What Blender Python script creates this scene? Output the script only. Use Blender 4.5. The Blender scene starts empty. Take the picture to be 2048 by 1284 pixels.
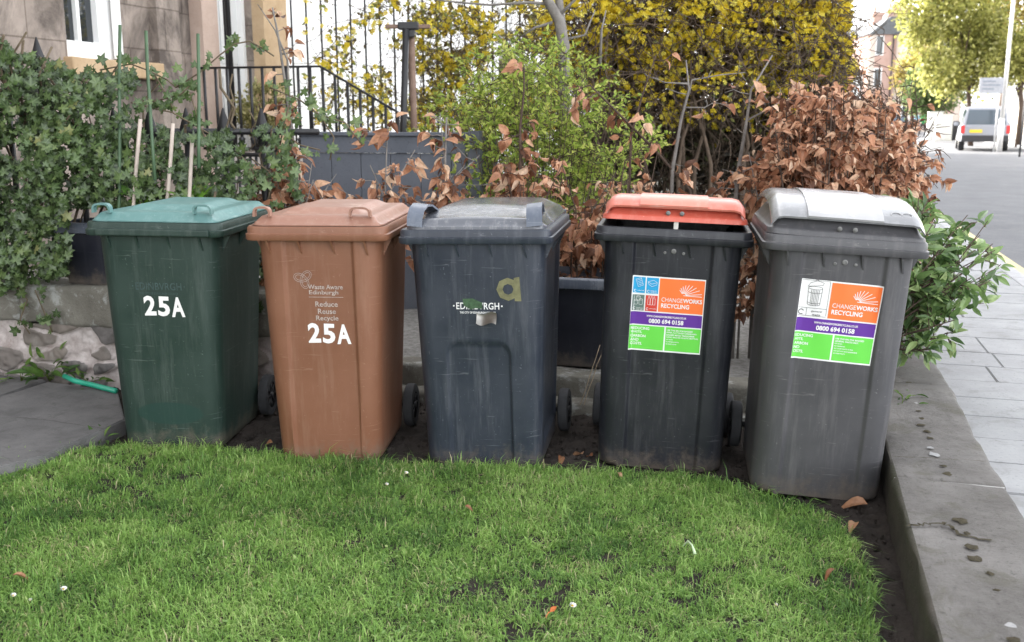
import bpy, bmesh, math, random
import numpy as np
from mathutils import Vector, Matrix, Euler

R = math.radians
rng = np.random.default_rng(7)
random.seed(7)
sc = bpy.context.scene
COL = sc.collection

# ------------------------------------------------------------------ camera
CH, PITCH, FPX = 1.43, R(11.6), 2000.0          # eye height, downward pitch, focal length in photo pixels (2048 wide)
cam = bpy.data.cameras.new('camera')
cam.sensor_width = 36.0
cam.lens = FPX / 2048 * 36.0
cam.clip_start, cam.clip_end = 0.05, 3000
cam.dof.use_dof = True
cam.dof.focus_distance = 3.95
cam.dof.aperture_fstop = 4.5
cam_ob = bpy.data.objects.new('camera', cam)
COL.objects.link(cam_ob)
cam_ob.location = (0, 0, CH)
cam_ob.rotation_euler = (R(90) - PITCH, 0, 0)
sc.camera = cam_ob

# ------------------------------------------------------------------ sky, sun, exposure
RD = R(15.5)                                      # the road runs 15.5 degrees to the right of the view
Rv = np.array([math.sin(RD), math.cos(RD), 0.])   # along the road
Nv = np.array([math.cos(RD), -math.sin(RD), 0.])  # across it, to the right
SUN = -Nv * .76 + Rv * .36 + np.array([0, 0, .54])
SUN = SUN / np.linalg.norm(SUN)
world = bpy.data.worlds.new('World')
sc.world = world
world.use_nodes = True
wn = world.node_tree
sky = wn.nodes.new('ShaderNodeTexSky')
sky.sky_type = 'NISHITA'
sky.sun_disc = False
sky.sun_elevation = math.asin(SUN[2])
sky.sun_rotation = math.atan2(SUN[0], SUN[1])
sky.air_density = 0.75
sky.dust_density = 2.6
sky.ozone_density = 0.0
bg = wn.nodes['Background']
bg.inputs['Strength'].default_value = 0.15
hazy = wn.nodes.new('ShaderNodeHueSaturation')      # thin white cloud over the blue
hazy.inputs['Saturation'].default_value = 0.13
wn.links.new(sky.outputs[0], hazy.inputs['Color'])
wn.links.new(hazy.outputs[0], bg.inputs['Color'])
sun = bpy.data.lights.new('sun', 'SUN')
sun.energy = 1.8
sun.angle = R(.6)
sun.color = (1, .93, .82)
sun_ob = bpy.data.objects.new('sun', sun)
COL.objects.link(sun_ob)
sun_ob.rotation_euler = Vector((SUN[0], SUN[1], SUN[2])).to_track_quat('Z', 'Y').to_euler()
sc.view_settings.view_transform = 'Standard'
sc.view_settings.look = 'None'
sc.view_settings.gamma = 1
sc.view_settings.exposure = 3.03

# ------------------------------------------------------------------ helpers
def ray(u, v):
    c, s = math.cos(PITCH), math.sin(PITCH)
    b = -(v - 642) / FPX
    return np.array([(u - 1024) / FPX, c + b * s, -s + b * c])
def at(u, v, z=0.):                               # photo pixel -> point on the level z
    r = ray(u, v); k = (z - CH) / r[2]
    return np.array([0, 0, CH]) + k * r
def aty(u, v, y):                                 # photo pixel -> point at distance y
    r = ray(u, v)
    return np.array([0, 0, CH]) + y / r[1] * r
def ts(t, s, z=0.):                               # road coordinates -> world
    return Rv * t + Nv * s + np.array([0, 0, z])

def tag(o, label=None, cat=None, group=None, kind=None):
    if label: o['label'] = label
    if cat: o['category'] = cat
    if group: o['group'] = group
    if kind: o['kind'] = kind
    return o
def thing(name, label, cat, loc=(0, 0, 0), rot=(0, 0, 0), group=None):
    o = bpy.data.objects.new(name, None)
    o.empty_display_size = .1
    COL.objects.link(o)
    o.location = loc
    o.rotation_euler = rot
    return tag(o, label, cat, group)
def copy_tree(o, parent=None):
    c = o.copy(); COL.objects.link(c)
    if parent: c.parent = parent
    for ch in o.children: copy_tree(ch, c)
    return c

def rawmesh(name, V, faces_sizes, loops, mats, midx=None, smooth=False, attrs=None, parent=None):
    """V (n,3), loops flat vertex indices, faces_sizes loop count per face"""
    me = bpy.data.meshes.new(name)
    V = np.asarray(V, np.float32)
    loops = np.asarray(loops, np.int32); fs = np.asarray(faces_sizes, np.int32)
    me.vertices.add(len(V)); me.vertices.foreach_set('co', V.ravel())
    me.loops.add(len(loops)); me.loops.foreach_set('vertex_index', loops)
    me.polygons.add(len(fs))
    me.polygons.foreach_set('loop_start', np.concatenate([[0], np.cumsum(fs)[:-1]]).astype(np.int32))
    me.polygons.foreach_set('loop_total', fs)
    if midx is not None: me.polygons.foreach_set('material_index', np.asarray(midx, np.int32))
    me.polygons.foreach_set('use_smooth', np.full(len(fs), bool(smooth)))
    for m in (mats if isinstance(mats, (list, tuple)) else [mats]): me.materials.append(m)
    if attrs:
        for k, (dom, a) in attrs.items():
            at_ = me.attributes.new(k, 'FLOAT', dom); at_.data.foreach_set('value', np.asarray(a, np.float32))
    me.update(calc_edges=True); me.validate()
    o = bpy.data.objects.new(name, me); COL.objects.link(o)
    if parent: o.parent = parent
    return o

class MB:
    """collects shapes into one mesh"""
    def __init__(s): s.v = []; s.f = []; s.m = []; s.sm = []
    def add(s, verts, faces, mat=0, smooth=False):
        o = len(s.v); s.v += [tuple(map(float, p)) for p in verts]
        for f in faces: s.f.append([i + o for i in f]); s.m.append(mat); s.sm.append(smooth)
    def box(s, lo, hi, mat=0, bev=0., M=None):
        bm = bmesh.new(); bmesh.ops.create_cube(bm, size=1)
        lo = np.array(lo, float); hi = np.array(hi, float)
        for q in bm.verts: q.co = Vector((lo + hi) / 2 + (hi - lo) * np.array(q.co))
        if bev: bmesh.ops.bevel(bm, geom=list(bm.edges), offset=bev, segments=2, affect='EDGES', profile=.6)
        s.bm(bm, mat, M=M)
    def bm(s, bm, mat=0, M=None, smooth=False):
        if M is not None: bmesh.ops.transform(bm, matrix=M, verts=bm.verts)
        bm.verts.index_update()
        s.add([tuple(v.co) for v in bm.verts], [[v.index for v in f.verts] for f in bm.faces], mat, smooth); bm.free()
    def tube(s, pts, rad, n=6, mat=0, cap=True, smooth=True):
        pts = [np.array(p, float) for p in pts]
        if np.isscalar(rad): rad = [rad] * len(pts)
        rings = []
        ref = None
        for i, p in enumerate(pts):
            d = pts[min(i + 1, len(pts) - 1)] - pts[max(i - 1, 0)]
            d = d / (np.linalg.norm(d) + 1e-9)
            if ref is None: ref = np.array([0, 0, 1.]) if abs(d[2]) < .9 else np.array([1., 0, 0])
            a = np.cross(d, ref); a /= np.linalg.norm(a) + 1e-9; b = np.cross(a, d); ref = b
            rings.append([p + rad[i] * (a * math.cos(q) + b * math.sin(q)) for q in np.linspace(0, 2 * math.pi, n, endpoint=False)])
        o = [q for r in rings for q in r]
        f = []
        for i in range(len(pts) - 1):
            for j in range(n):
                k = (j + 1) % n
                f.append([i * n + j, i * n + k, (i + 1) * n + k, (i + 1) * n + j])
        if cap: f.append(list(range(n))[::-1]); f.append([(len(pts) - 1) * n + j for j in range(n)])
        s.add(o, f, mat, smooth)
    def rings(s, rings, mat=0, closed=True, cap0=False, cap1=False, smooth=True):
        n = len(rings[0]); o = [q for r in rings for q in r]; f = []
        for i in range(len(rings) - 1):
            for j in range(n if closed else n - 1):
                k = (j + 1) % n
                f.append([i * n + j, i * n + k, (i + 1) * n + k, (i + 1) * n + j])
        if cap0: f.append(list(range(n))[::-1])
        if cap1: f.append([(len(rings) - 1) * n + j for j in range(n)])
        s.add(o, f, mat, smooth)
    def prism(s, poly, lo, hi, axis=1, mat=0, smooth=False):
        """2-D polygon extruded along an axis"""
        n = len(poly)
        def mk(p, h):
            q = list(p); q.insert(axis, h); return q
        o = [mk(p, lo) for p in poly] + [mk(p, hi) for p in poly]
        f = [list(range(n))[::-1], list(range(n, 2 * n))] + [[i, (i + 1) % n, n + (i + 1) % n, n + i] for i in range(n)]
        s.add(o, f, mat, smooth)
    def build(s, name, mats, parent=None, sharp=None, recalc=True, attrs=None):
        fs = [len(f) for f in s.f]; loops = [i for f in s.f for i in f]
        o = rawmesh(name, np.array(s.v), fs, loops, mats, s.m, parent=parent, attrs=attrs)
        o.data.polygons.foreach_set('use_smooth', s.sm)
        if recalc:
            bm = bmesh.new(); bm.from_mesh(o.data); bmesh.ops.recalc_face_normals(bm, faces=bm.faces); bm.to_mesh(o.data); bm.free()
        if sharp: o.data.set_sharp_from_angle(angle=R(sharp))
        return o

def vnoise(x, y, scale, seed=0):
    """smooth value noise, 0..1"""
    r = np.random.default_rng(seed).random((64, 64))
    x = np.asarray(x) / scale; y = np.asarray(y) / scale
    xi = np.floor(x).astype(int); yi = np.floor(y).astype(int)
    fx = x - xi; fy = y - yi; fx = fx * fx * (3 - 2 * fx); fy = fy * fy * (3 - 2 * fy)
    g = lambda a, b: r[a % 64, b % 64]
    return (g(xi, yi) * (1 - fx) + g(xi + 1, yi) * fx) * (1 - fy) + (g(xi, yi + 1) * (1 - fx) + g(xi + 1, yi + 1) * fx) * fy

def grid_obj(name, X, Y, Z, mat, parent=None, smooth=True, attrs=None):
    ny, nx = X.shape
    V = np.stack([X, Y, Z], -1).reshape(-1, 3)
    i = np.arange(ny * nx).reshape(ny, nx)
    q = np.stack([i[:-1, :-1], i[:-1, 1:], i[1:, 1:], i[1:, :-1]], -1).reshape(-1, 4)
    return rawmesh(name, V, np.full(len(q), 4), q.ravel(), mat, smooth=smooth, attrs=attrs, parent=parent)

# ------------------------------------------------------------------ materials
class NT:
    def __init__(s, name):
        s.m = bpy.data.materials.new(name); s.m.use_nodes = True
        s.t = s.m.node_tree; s.b = s.t.nodes['Principled BSDF']; s.out = s.t.nodes['Material Output']
    def n(s, typ, **kw):
        q = s.t.nodes.new(typ)
        for k, v in kw.items():
            if k in q.inputs: q.inputs[k].default_value = v
            else: setattr(q, k, v)
        return q
    def l(s, a, b): s.t.links.new(a, b)
    def coord(s, scale=(1, 1, 1), kind='Object'):
        c = s.n('ShaderNodeTexCoord'); mp = s.n('ShaderNodeMapping'); mp.inputs['Scale'].default_value = scale
        s.l(c.outputs[kind], mp.inputs['Vector']); return mp.outputs[0]
    def noise(s, scale, detail=6, rough=.6, vec=None, dist=0.):
        q = s.n('ShaderNodeTexNoise'); q.inputs['Scale'].default_value = scale; q.inputs['Detail'].default_value = detail
        q.inputs['Roughness'].default_value = rough; q.inputs['Distortion'].default_value = dist
        s.l(vec if vec is not None else s.coord(), q.inputs['Vector']); return q.outputs['Fac']
    def ramp(s, fac, stops):
        q = s.n('ShaderNodeValToRGB'); e = q.color_ramp.elements
        while len(e) < len(stops): e.new(.5)
        for i, (p, c) in enumerate(stops):
            e[i].position = p; e[i].color = (*c, 1) if len(c) == 3 else c
        s.l(fac, q.inputs['Fac']); return q.outputs['Color']
    def mix(s, a, b, fac, mode='MIX'):
        q = s.n('ShaderNodeMix', data_type='RGBA', blend_type=mode)
        for sock, val in ((q.inputs[0], fac), (q.inputs[6], a), (q.inputs[7], b)):
            if hasattr(val, 'default_value') or hasattr(val, 'is_linked'): s.l(val, sock)
            elif isinstance(val, (int, float)): sock.default_value = val
            else: sock.default_value = (*val, 1)
        return q.outputs[2]
    def bump(s, h, strength=.3, dist=.01):
        q = s.n('ShaderNodeBump'); q.inputs['Strength'].default_value = strength; q.inputs['Distance'].default_value = dist
        s.l(h, q.inputs['Height']); s.l(q.outputs[0], s.b.inputs['Normal'])
    def base(s, col):
        if isinstance(col, tuple): s.b.inputs['Base Color'].default_value = (*col, 1)
        else: s.l(col, s.b.inputs['Base Color'])
    def set(s, **kw):
        for k, v in kw.items(): s.b.inputs[k.replace('_', ' ')].default_value = v
    def attr(s, name):
        q = s.n('ShaderNodeAttribute'); q.attribute_name = name; return q.outputs['Fac']

def lerp(a, b, k): return tuple(x + (y - x) * k for x, y in zip(a, b))
def simple(name, col, rough=.6, metal=0., var=.15, scale=12., spec=.5, bump=0.):
    n = NT(name)
    f = n.noise(scale)
    n.base(n.ramp(f, [(.3, tuple(c * (1 - var) for c in col)), (.7, tuple(min(1, c * (1 + var)) for c in col))]))
    n.set(Roughness=rough, Metallic=metal, Specular_IOR_Level=spec)
    if bump: n.bump(n.noise(scale * 8), bump, .005)
    return n.m
def plastic(name, col, rough=.5, dust=(.3, .29, .27), dustk=.25, patch=None, spec=.45):
    n = NT(name)
    big = n.noise(3.2, 5, .65)
    c = n.ramp(big, [(.3, lerp(col, (0, 0, 0), .16)), (.7, lerp(col, dust, .08))])
    st = n.noise(1.0, 8, .7, n.coord((26, 26, 2.2)))            # rain-washed vertical streaks of dust
    c = n.mix(c, dust, n.ramp(st, [(.5, (0, 0, 0)), (.78, (dustk,) * 3)]))
    fl = n.noise(90, 3, .5)                                     # small pale scuffs
    c = n.mix(c, dust, n.ramp(fl, [(.68, (0, 0, 0)), (.75, (dustk * 1.2,) * 3)]))
    sc_ = n.noise(1.0, 4, .6, n.coord((5, 5, 90)), .6)          # fine sideways scratches
    c = n.mix(c, dust, n.ramp(sc_, [(.65, (0, 0, 0)), (.69, (dustk * 1.1,) * 3)]))
    ms = n.n('ShaderNodeTexCoord'); sx = n.n('ShaderNodeSeparateXYZ'); n.l(ms.outputs['Object'], sx.inputs[0])
    ad = n.n('ShaderNodeMath', operation='MULTIPLY_ADD'); n.l(n.noise(14, 8, .75), ad.inputs[0]); ad.inputs[1].default_value = .42; n.l(sx.outputs['Z'], ad.inputs[2])
    c = n.mix(c, (.16, .13, .10), n.ramp(ad.outputs[0], [(.19, (.55,) * 3), (.30, (0, 0, 0))]))   # dried mud thrown up from the soil
    if patch:                                                   # an unfaded lens-shaped patch
        tc = n.n('ShaderNodeTexCoord'); mp = n.n('ShaderNodeMapping')
        mp.vector_type = 'TEXTURE'
        mp.inputs['Location'].default_value = patch[0]; mp.inputs['Scale'].default_value = patch[1]
        n.l(tc.outputs['Object'], mp.inputs['Vector'])
        ln = n.n('ShaderNodeVectorMath', operation='LENGTH'); n.l(mp.outputs[0], ln.inputs[0])
        c = n.mix(c, patch[2], n.ramp(ln.outputs['Value'], [(.93, (.75,) * 3), (1.0, (0, 0, 0))]))
    n.base(c)
    n.l(n.ramp(big, [(.3, (rough - .08,) * 3), (.7, (rough + .1,) * 3)]), n.b.inputs['Roughness'])
    n.set(Specular_IOR_Level=spec)
    n.bump(n.noise(420, 2, .5), .12, .002)
    return n.m
def leafmat(name, stops, trans=.35, rough=.5, spec=.4, vein=None):
    """leaf colours picked by a per-leaf tone attribute"""
    n = NT(name)
    c = n.ramp(n.attr('rnd'), stops)
    c = n.mix(c, lerp(stops[0][1], (0, 0, 0), .3), n.ramp(n.noise(40, 3), [(.45, (0, 0, 0)), (.75, (.5,) * 3)]))
    if vein: c = n.mix(c, vein, n.ramp(n.attr('vein'), [(.42, (0, 0, 0)), (.95, (.32,) * 3)]))
    n.base(c); n.set(Roughness=rough, Specular_IOR_Level=spec)
    tr = n.n('ShaderNodeBsdfTranslucent'); n.l(c, tr.inputs['Color'])
    mx = n.n('ShaderNodeMixShader'); mx.inputs[0].default_value = trans
    n.l(n.b.outputs[0], mx.inputs[1]); n.l(tr.outputs[0], mx.inputs[2]); n.l(mx.outputs[0], n.out.inputs['Surface'])
    return n.m
def stonemat(name, a, b, scale=3., lichen=None, rough=.9, bump=.4, stripe=None, lk=.6):
    n = NT(name)
    f = n.noise(scale, 9, .7)
    c = n.ramp(f, [(.3, a), (.7, b)])
    c = n.mix(c, lerp(a, (0, 0, 0), .55), n.ramp(n.noise(scale * 22, 4, .7), [(.58, (0, 0, 0)), (.72, (.6,) * 3)]))
    if stripe: c = n.mix(c, stripe, n.ramp(n.noise(1, 6, .7, n.coord((1.2, 1.2, 9))), [(.45, (0, 0, 0)), (.7, (.7,) * 3)]))
    if lichen: c = n.mix(c, lichen, n.ramp(n.noise(scale * 2.1, 7, .7, dist=.5), [(.53, (0, 0, 0)), (.62, (lk,) * 3)]))
    n.base(c); n.set(Roughness=rough, Specular_IOR_Level=.25)
    n.bump(n.noise(scale * 14, 8, .7), bump, .012)
    return n.m
def glassmat(name, col=(.02, .025, .03), rough=.04):
    n = NT(name); n.base(col); n.set(Roughness=rough, Specular_IOR_Level=.8); return n.m

M = {}
M['soil'] = stonemat('soil', (.022, .018, .016), (.06, .05, .043), 9, rough=1, bump=.9)
M['bark_brown'] = stonemat('bark_brown', (.05, .035, .027), (.12, .085, .065), 14, rough=.9)
M['bark_grey'] = stonemat('bark_grey', (.13, .12, .11), (.28, .26, .24), 11, rough=.9)
M['black_iron'] = simple('black_iron', (.012, .012, .014), .45, var=.3)
M['tyre'] = simple('tyre', (.03, .031, .034), .8, var=.25, scale=30)
M['hub'] = simple('hub', (.02, .02, .022), .5)
M['white_vinyl'] = simple('white_vinyl', (.78, .78, .77), .45, var=.05)
M['steel'] = simple('steel', (.30, .29, .27), .4, 1., .2); M['bolt_dull'] = simple('bolt_dull', (.16, .16, .155), .45, .6, .3)
M['white_paint'] = simple('white_paint', (.8, .8, .79), .5, var=.04, scale=4)

# ------------------------------------------------------------------ leaf templates and scattering
def star_leaf():                                   # five-lobed ivy leaf
    an = [-90, -62, -25, 5, 32, 62, 90, 118, 148, 175, 205, 242]
    ra = [.22, .62, .72, .42, .82, .50, 1.05, .50, .82, .42, .72, .62]
    v = [(0, .12, .05)] + [(r * math.cos(R(a)), r * math.sin(R(a)) + .25, -.12 * r * r) for a, r in zip(an, ra)]
    n = len(an)
    return np.array(v) * .55, [[0, 1 + i, 1 + (i + 1) % n] for i in range(n)]
def oval_leaf(w=.34, fold=.12, curl=.25, k=4):     # folded, curled oval leaf, base at the origin, length 1 along y
    v = []; f = []
    for i in range(k + 1):
        q = i / k; ww = w * math.sin(math.pi * (q ** .85)) ** .8 if 0 < q < 1 else 0.015
        z = -curl * (q - .1) ** 2
        v += [(-ww, q, z + fold * ww / w), (0, q, z), (ww, q, z + fold * ww / w)]
    for i in range(k):
        a = i * 3; f += [[a, a + 1, a + 4, a + 3], [a + 1, a + 2, a + 5, a + 4]]
    return np.array(v), f
def quad_leaf(w=.3):
    return np.array([(0, 0, 0), (w, .5, .08), (0, 1, -.1), (-w, .5, .08)]), [[0, 1, 2, 3]]
def flower():
    v = [(0, 0, .1)]; f = []
    for i in range(6):
        a = i * math.pi / 3
        v += [(.5 * math.cos(a - .38), .5 * math.sin(a - .38), 0), (.62 * math.cos(a), .62 * math.sin(a), .02), (.5 * math.cos(a + .38), .5 * math.sin(a + .38), 0)]
        b = 1 + 3 * i; f.append([0, b, b + 1, b + 2])
    return np.array(v), f
def cluster(tv, tf, n, spread, seed=0):
    """several leaves in one template, for far crowns"""
    r = np.random.default_rng(seed); V = []; Fc = []
    for i in range(n):
        q = rand_rot(1, r)[0]
        o = len(V); V += list(tv @ q.T + r.normal(0, spread, 3)); Fc += [[a + o for a in f] for f in tf]
    return np.array(V), Fc
def rand_rot(n, r=None):
    r = r or rng
    q = r.normal(size=(n, 4)); q /= np.linalg.norm(q, axis=1)[:, None]
    w, x, y, z = q.T
    return np.stack([1 - 2 * (y * y + z * z), 2 * (x * y - z * w), 2 * (x * z + y * w), 2 * (x * y + z * w), 1 - 2 * (x * x + z * z), 2 * (y * z - x * w),
                     2 * (x * z - y * w), 2 * (y * z + x * w), 1 - 2 * (x * x + y * y)], -1).reshape(n, 3, 3)
def basis(ydir, zdir):
    """rotations whose y axis is ydir and z axis near zdir"""
    y = ydir / (np.linalg.norm(ydir, axis=1)[:, None] + 1e-9)
    x = np.cross(y, zdir); x /= np.linalg.norm(x, axis=1)[:, None] + 1e-9
    z = np.cross(x, y)
    return np.stack([x, y, z], -1)
def leaves(name, tmpl, pos, rot, size, mat, parent=None, rnd=None, smooth=False, vein=None):
    tv, tf = tmpl
    n, k = len(pos), len(tv)
    size = np.broadcast_to(size, (n,))
    V = np.einsum('nij,kj->nki', rot, tv) * size[:, None, None] + np.asarray(pos)[:, None, :]
    fs = np.array([len(f) for f in tf]); lp = np.concatenate(tf)
    loops = (lp[None, :] + (np.arange(n) * k)[:, None]).ravel()
    rnd = rng.random(n) if rnd is None else np.clip(rnd, 0, 1)
    return rawmesh(name, V.reshape(-1, 3), np.tile(fs, n), loops, mat, smooth=smooth, parent=parent,
                   attrs={'rnd': ('POINT', np.repeat(rnd, k)), **({} if vein is None else {'vein': ('POINT', np.tile(vein, n))})})
def wobble_path(a, b, n=6, amp=.05, r=None):
    r = r or rng
    a = np.array(a, float); b = np.array(b, float)
    L = np.linalg.norm(b - a); out = []
    off = np.zeros(3)
    for i in range(n):
        q = i / (n - 1)
        if 0 < i < n - 1: off = off * .6 + r.normal(0, amp * L / n * 1.6, 3)
        out.append(a + (b - a) * q + (off if i < n - 1 else 0))
    return out
LF_IVY = star_leaf(); IVY_VEIN = [1.0, .5, .1, .55, .0, .8, .0, .9, .0, .8, .0, .55, .1]; LF_BEECH = oval_leaf(.29, .15, .8, 5); LF_LANCE = oval_leaf(.15, .07, .35, 5); LF_OVAL = oval_leaf(.26, .1, .2, 3)
LF_QUAD = quad_leaf(.26); FLOWER = cluster(*flower(), 2, 0.04, 2)

# ================================================================== SETTING
M['ground'] = stonemat('ground_far', (.10, .10, .085), (.19, .18, .15), .5, rough=1)
g = MB(); g.add([(-1500, -300, -.13), (1500, -300, -.13), (1500, 2500, -.13), (-1500, 2500, -.13)], [[0, 1, 2, 3]])
tag(g.build('ground', M['ground']), kind='structure')

# lawn and soil ----------------------------------------------------
def garden_z(x, y):
    return .022 * (vnoise(x, y, .5, 3) - .5) + .012 * (vnoise(x, y, .11, 4) - .5)
LAWN = [at(-500, 985)[:2], at(0, 922)[:2], at(140, 905)[:2], at(255, 890)[:2], at(400, 897)[:2], at(520, 908)[:2], at(640, 921)[:2], at(760, 927)[:2], at(900, 933)[:2],
        at(1050, 938)[:2], at(1180, 943)[:2], at(1300, 950)[:2], at(1440, 960)[:2], at(1500, 984)[:2], at(1600, 1010)[:2], at(1665, 1035)[:2], at(1715, 1075)[:2], at(1745, 1120)[:2],
        at(1762, 1200)[:2], at(1765, 1300)[:2], np.array([.86, 1.9]), np.array([.72, 1.2]), np.array([-3.6, 1.2])]
LAWN = np.array(LAWN)
def inpoly(x, y, poly):
    ins = np.zeros(np.shape(x), bool); j = len(poly) - 1
    for i in range(len(poly)):
        xi, yi = poly[i]; xj, yj = poly[j]
        c = ((yi > y) != (yj > y)) & (x < (xj - xi) * (y - yi) / (yj - yi + 1e-12) + xi)
        ins ^= c; j = i
    return ins
def edge_dist(x, y, poly):
    d = np.full(np.shape(x), 9.)
    for i in range(len(poly)):
        a = poly[i]; b = poly[(i + 1) % len(poly)]; ab = b - a
        k = np.clip(((x - a[0]) * ab[0] + (y - a[1]) * ab[1]) / (ab @ ab + 1e-9), 0, 1)
        d = np.minimum(d, np.hypot(x - a[0] - k * ab[0], y - a[1] - k * ab[1]))
    return d
# soil sheet covers the garden up to the road wall (rotated grid, road coordinates)
ss, tt = np.meshgrid(np.linspace(-6.3, .43, 420), np.linspace(-1.0, 4.9, 400))
X = Nv[0] * ss + Rv[0] * tt; Y = Nv[1] * ss + Rv[1] * tt
Z = garden_z(X, Y)
inl = inpoly(X, Y, LAWN)
Z = Z + np.where(inl, .004, -.012 + .03 * (vnoise(X, Y, .035, 8) - .5) + .02 * (vnoise(X, Y, .09, 9) - .5))
tag(grid_obj('soil', X, Y, Z, M['soil']), kind='structure')
# raised garden bed behind the kerb wall
M['gravel'] = stonemat('gravel', (.16, .15, .14), (.42, .41, .39), 30, rough=.9, bump=.8)
ss, tt = np.meshgrid(np.linspace(-6.3, .43, 120), np.linspace(4.86, 14, 160))
X = Nv[0] * ss + Rv[0] * tt; Y = Nv[1] * ss + Rv[1] * tt
tag(grid_obj('gravel_bed', X, Y, .12 + .03 * (vnoise(X, Y, .3, 5) - .5), M['gravel']), kind='structure')
# grass blades ------------------------------------------------------
M['grass'] = leafmat('grass', [(0, (.09, .19, .05)), (.3, (.21, .375, .085)), (.65, (.335, .53, .135)), (.86, (.48, .61, .23)), (.94, (.50, .46, .24)), (1, (.60, .52, .34))], .36, .45, .3)
NB = 340000
px = rng.uniform(-3.4, 1.6, NB * 2); py = 1.25 + (4.4 - 1.25) * rng.random(NB * 2) ** .8
ok = inpoly(px, py, LAWN)
ed = edge_dist(px, py, LAWN)
clump = vnoise(px, py, .055, 21) * .6 + vnoise(px, py, .17, 22) * .4
ok &= rng.random(len(px)) < np.clip((clump - .05) * 6, .25, 1)
# worm casts and thin patches stay bare
bare = vnoise(px, py, .042, 31) * .6 + vnoise(px, py, .5, 32) * .4
ok &= (bare < .772) | (rng.random(len(px)) < .15)
ok &= ed > .035 * vnoise(px, py, .05, 36) + .03 * vnoise(px, py, .02, 37) - .012
px, py, clump, ed, bare = [a[ok][:NB] for a in (px, py, clump, ed, bare)]
n = len(px); pz = garden_z(px, py)
hgt = rng.uniform(.012, .033, n) * (.7 + .6 * clump) * np.where(rng.random(n) < .14, rng.uniform(1.4, 2.1, n), 1)
hgt = np.where((ed < .10) & (rng.random(n) < .4), hgt * 1.55, hgt)
az = rng.uniform(0, 2 * math.pi, n) * .75 + 2 * math.pi * vnoise(px, py, .07, 24); lean = rng.uniform(.3, 1.5, n)
wid = rng.uniform(.0009, .0020, n)
dx, dy = np.cos(az), np.sin(az); fa = az + math.pi / 2 + rng.normal(0, .5, n)
wx, wy = np.cos(fa) * wid, np.sin(fa) * wid
V = np.zeros((n, 5, 3))
V[:, 0] = np.stack([px - wx, py - wy, pz - .006], -1); V[:, 1] = np.stack([px + wx, py + wy, pz - .006], -1)
mx, my, mz = px + dx * hgt * lean * .35, py + dy * hgt * lean * .35, pz + hgt * .62
V[:, 2] = np.stack([mx + wx * .85, my + wy * .85, mz], -1); V[:, 3] = np.stack([mx - wx * .85, my - wy * .85, mz], -1)
V[:, 4] = np.stack([px + dx * hgt * lean, py + dy * hgt * lean, pz + hgt * (1.05 - .42 * lean ** 1.5)], -1)
lp = np.array([0, 1, 2, 3, 3, 2, 4]); fs = np.tile([4, 3], n)
rn = np.clip(.40 + .55 * (vnoise(px, py, .35, 41) - .5) + .5 * (vnoise(px, py, .09, 42) - .5) + rng.normal(0, .19, n), 0, .84)
rn = np.where(rng.random(n) < .035 + .10 * (vnoise(px, py, .13, 44) > .68), rng.uniform(.88, 1, n), rn)
tag(rawmesh('grass', V.reshape(-1, 3), fs, (lp[None] + (np.arange(n) * 5)[:, None]).ravel(), M['grass'],
            attrs={'rnd': ('POINT', np.repeat(rn, 5))}), kind='stuff')

# small broad-leaved weeds and clover low in the turf
wx_, wy_ = rng.uniform(-3.2, 1.5, 26000), rng.uniform(1.6, 4.3, 26000)
ok = inpoly(wx_, wy_, LAWN) & (vnoise(wx_, wy_, .09, 51) > .66)
wx_, wy_ = wx_[ok], wy_[ok]; k_ = len(wx_)
M['clover'] = leafmat('clover', [(0, (.10, .20, .05)), (.6, (.22, .36, .10)), (1, (.38, .48, .18))], .3)
tag(leaves('lawn_weeds', oval_leaf(.36, .08, .1, 3), np.stack([wx_, wy_, garden_z(wx_, wy_) + rng.uniform(.004, .02, k_)], -1),
           basis(np.stack([rng.normal(0, 1, k_), rng.normal(0, 1, k_), rng.uniform(-.1, .5, k_)], -1), np.tile([0, 0, 1.], (k_, 1)) + rng.normal(0, .25, (k_, 3))), rng.uniform(.007, .017, k_), M['clover']), kind='stuff')
gx_, gy_ = rng.uniform(-4, -1.7, 900), rng.uniform(3.9, 5.4, 900)
# clods and crumbs on the bare soil
cx_, cy_ = rng.uniform(-2.3, 1.6, 9000), rng.uniform(1.8, 5.0, 9000)
sc_t, sc_s = cx_ * Rv[0] + cy_ * Rv[1], cx_ * Nv[0] + cy_ * Nv[1]
ok = ~inpoly(cx_, cy_, LAWN) & (sc_t < 4.6) & (sc_s < .385)
cx_, cy_ = cx_[ok], cy_[ok]
CL = np.array([(0, 0, .6), (.6, .1, .1), (.1, .6, .05), (-.55, .2, .1), (-.2, -.6, .0), (.4, -.5, .1), (0, 0, -.4)])
CF = [[0, 1, 2], [0, 2, 3], [0, 3, 4], [0, 4, 5], [0, 5, 1], [6, 2, 1], [6, 3, 2], [6, 4, 3], [6, 5, 4], [6, 1, 5]]
tag(leaves('soil_crumbs', (CL, CF), np.stack([cx_, cy_, garden_z(cx_, cy_) - .006], -1), rand_rot(len(cx_)), rng.exponential(.0065, len(cx_)) + .003, M['soil']), kind='stuff')

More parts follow.
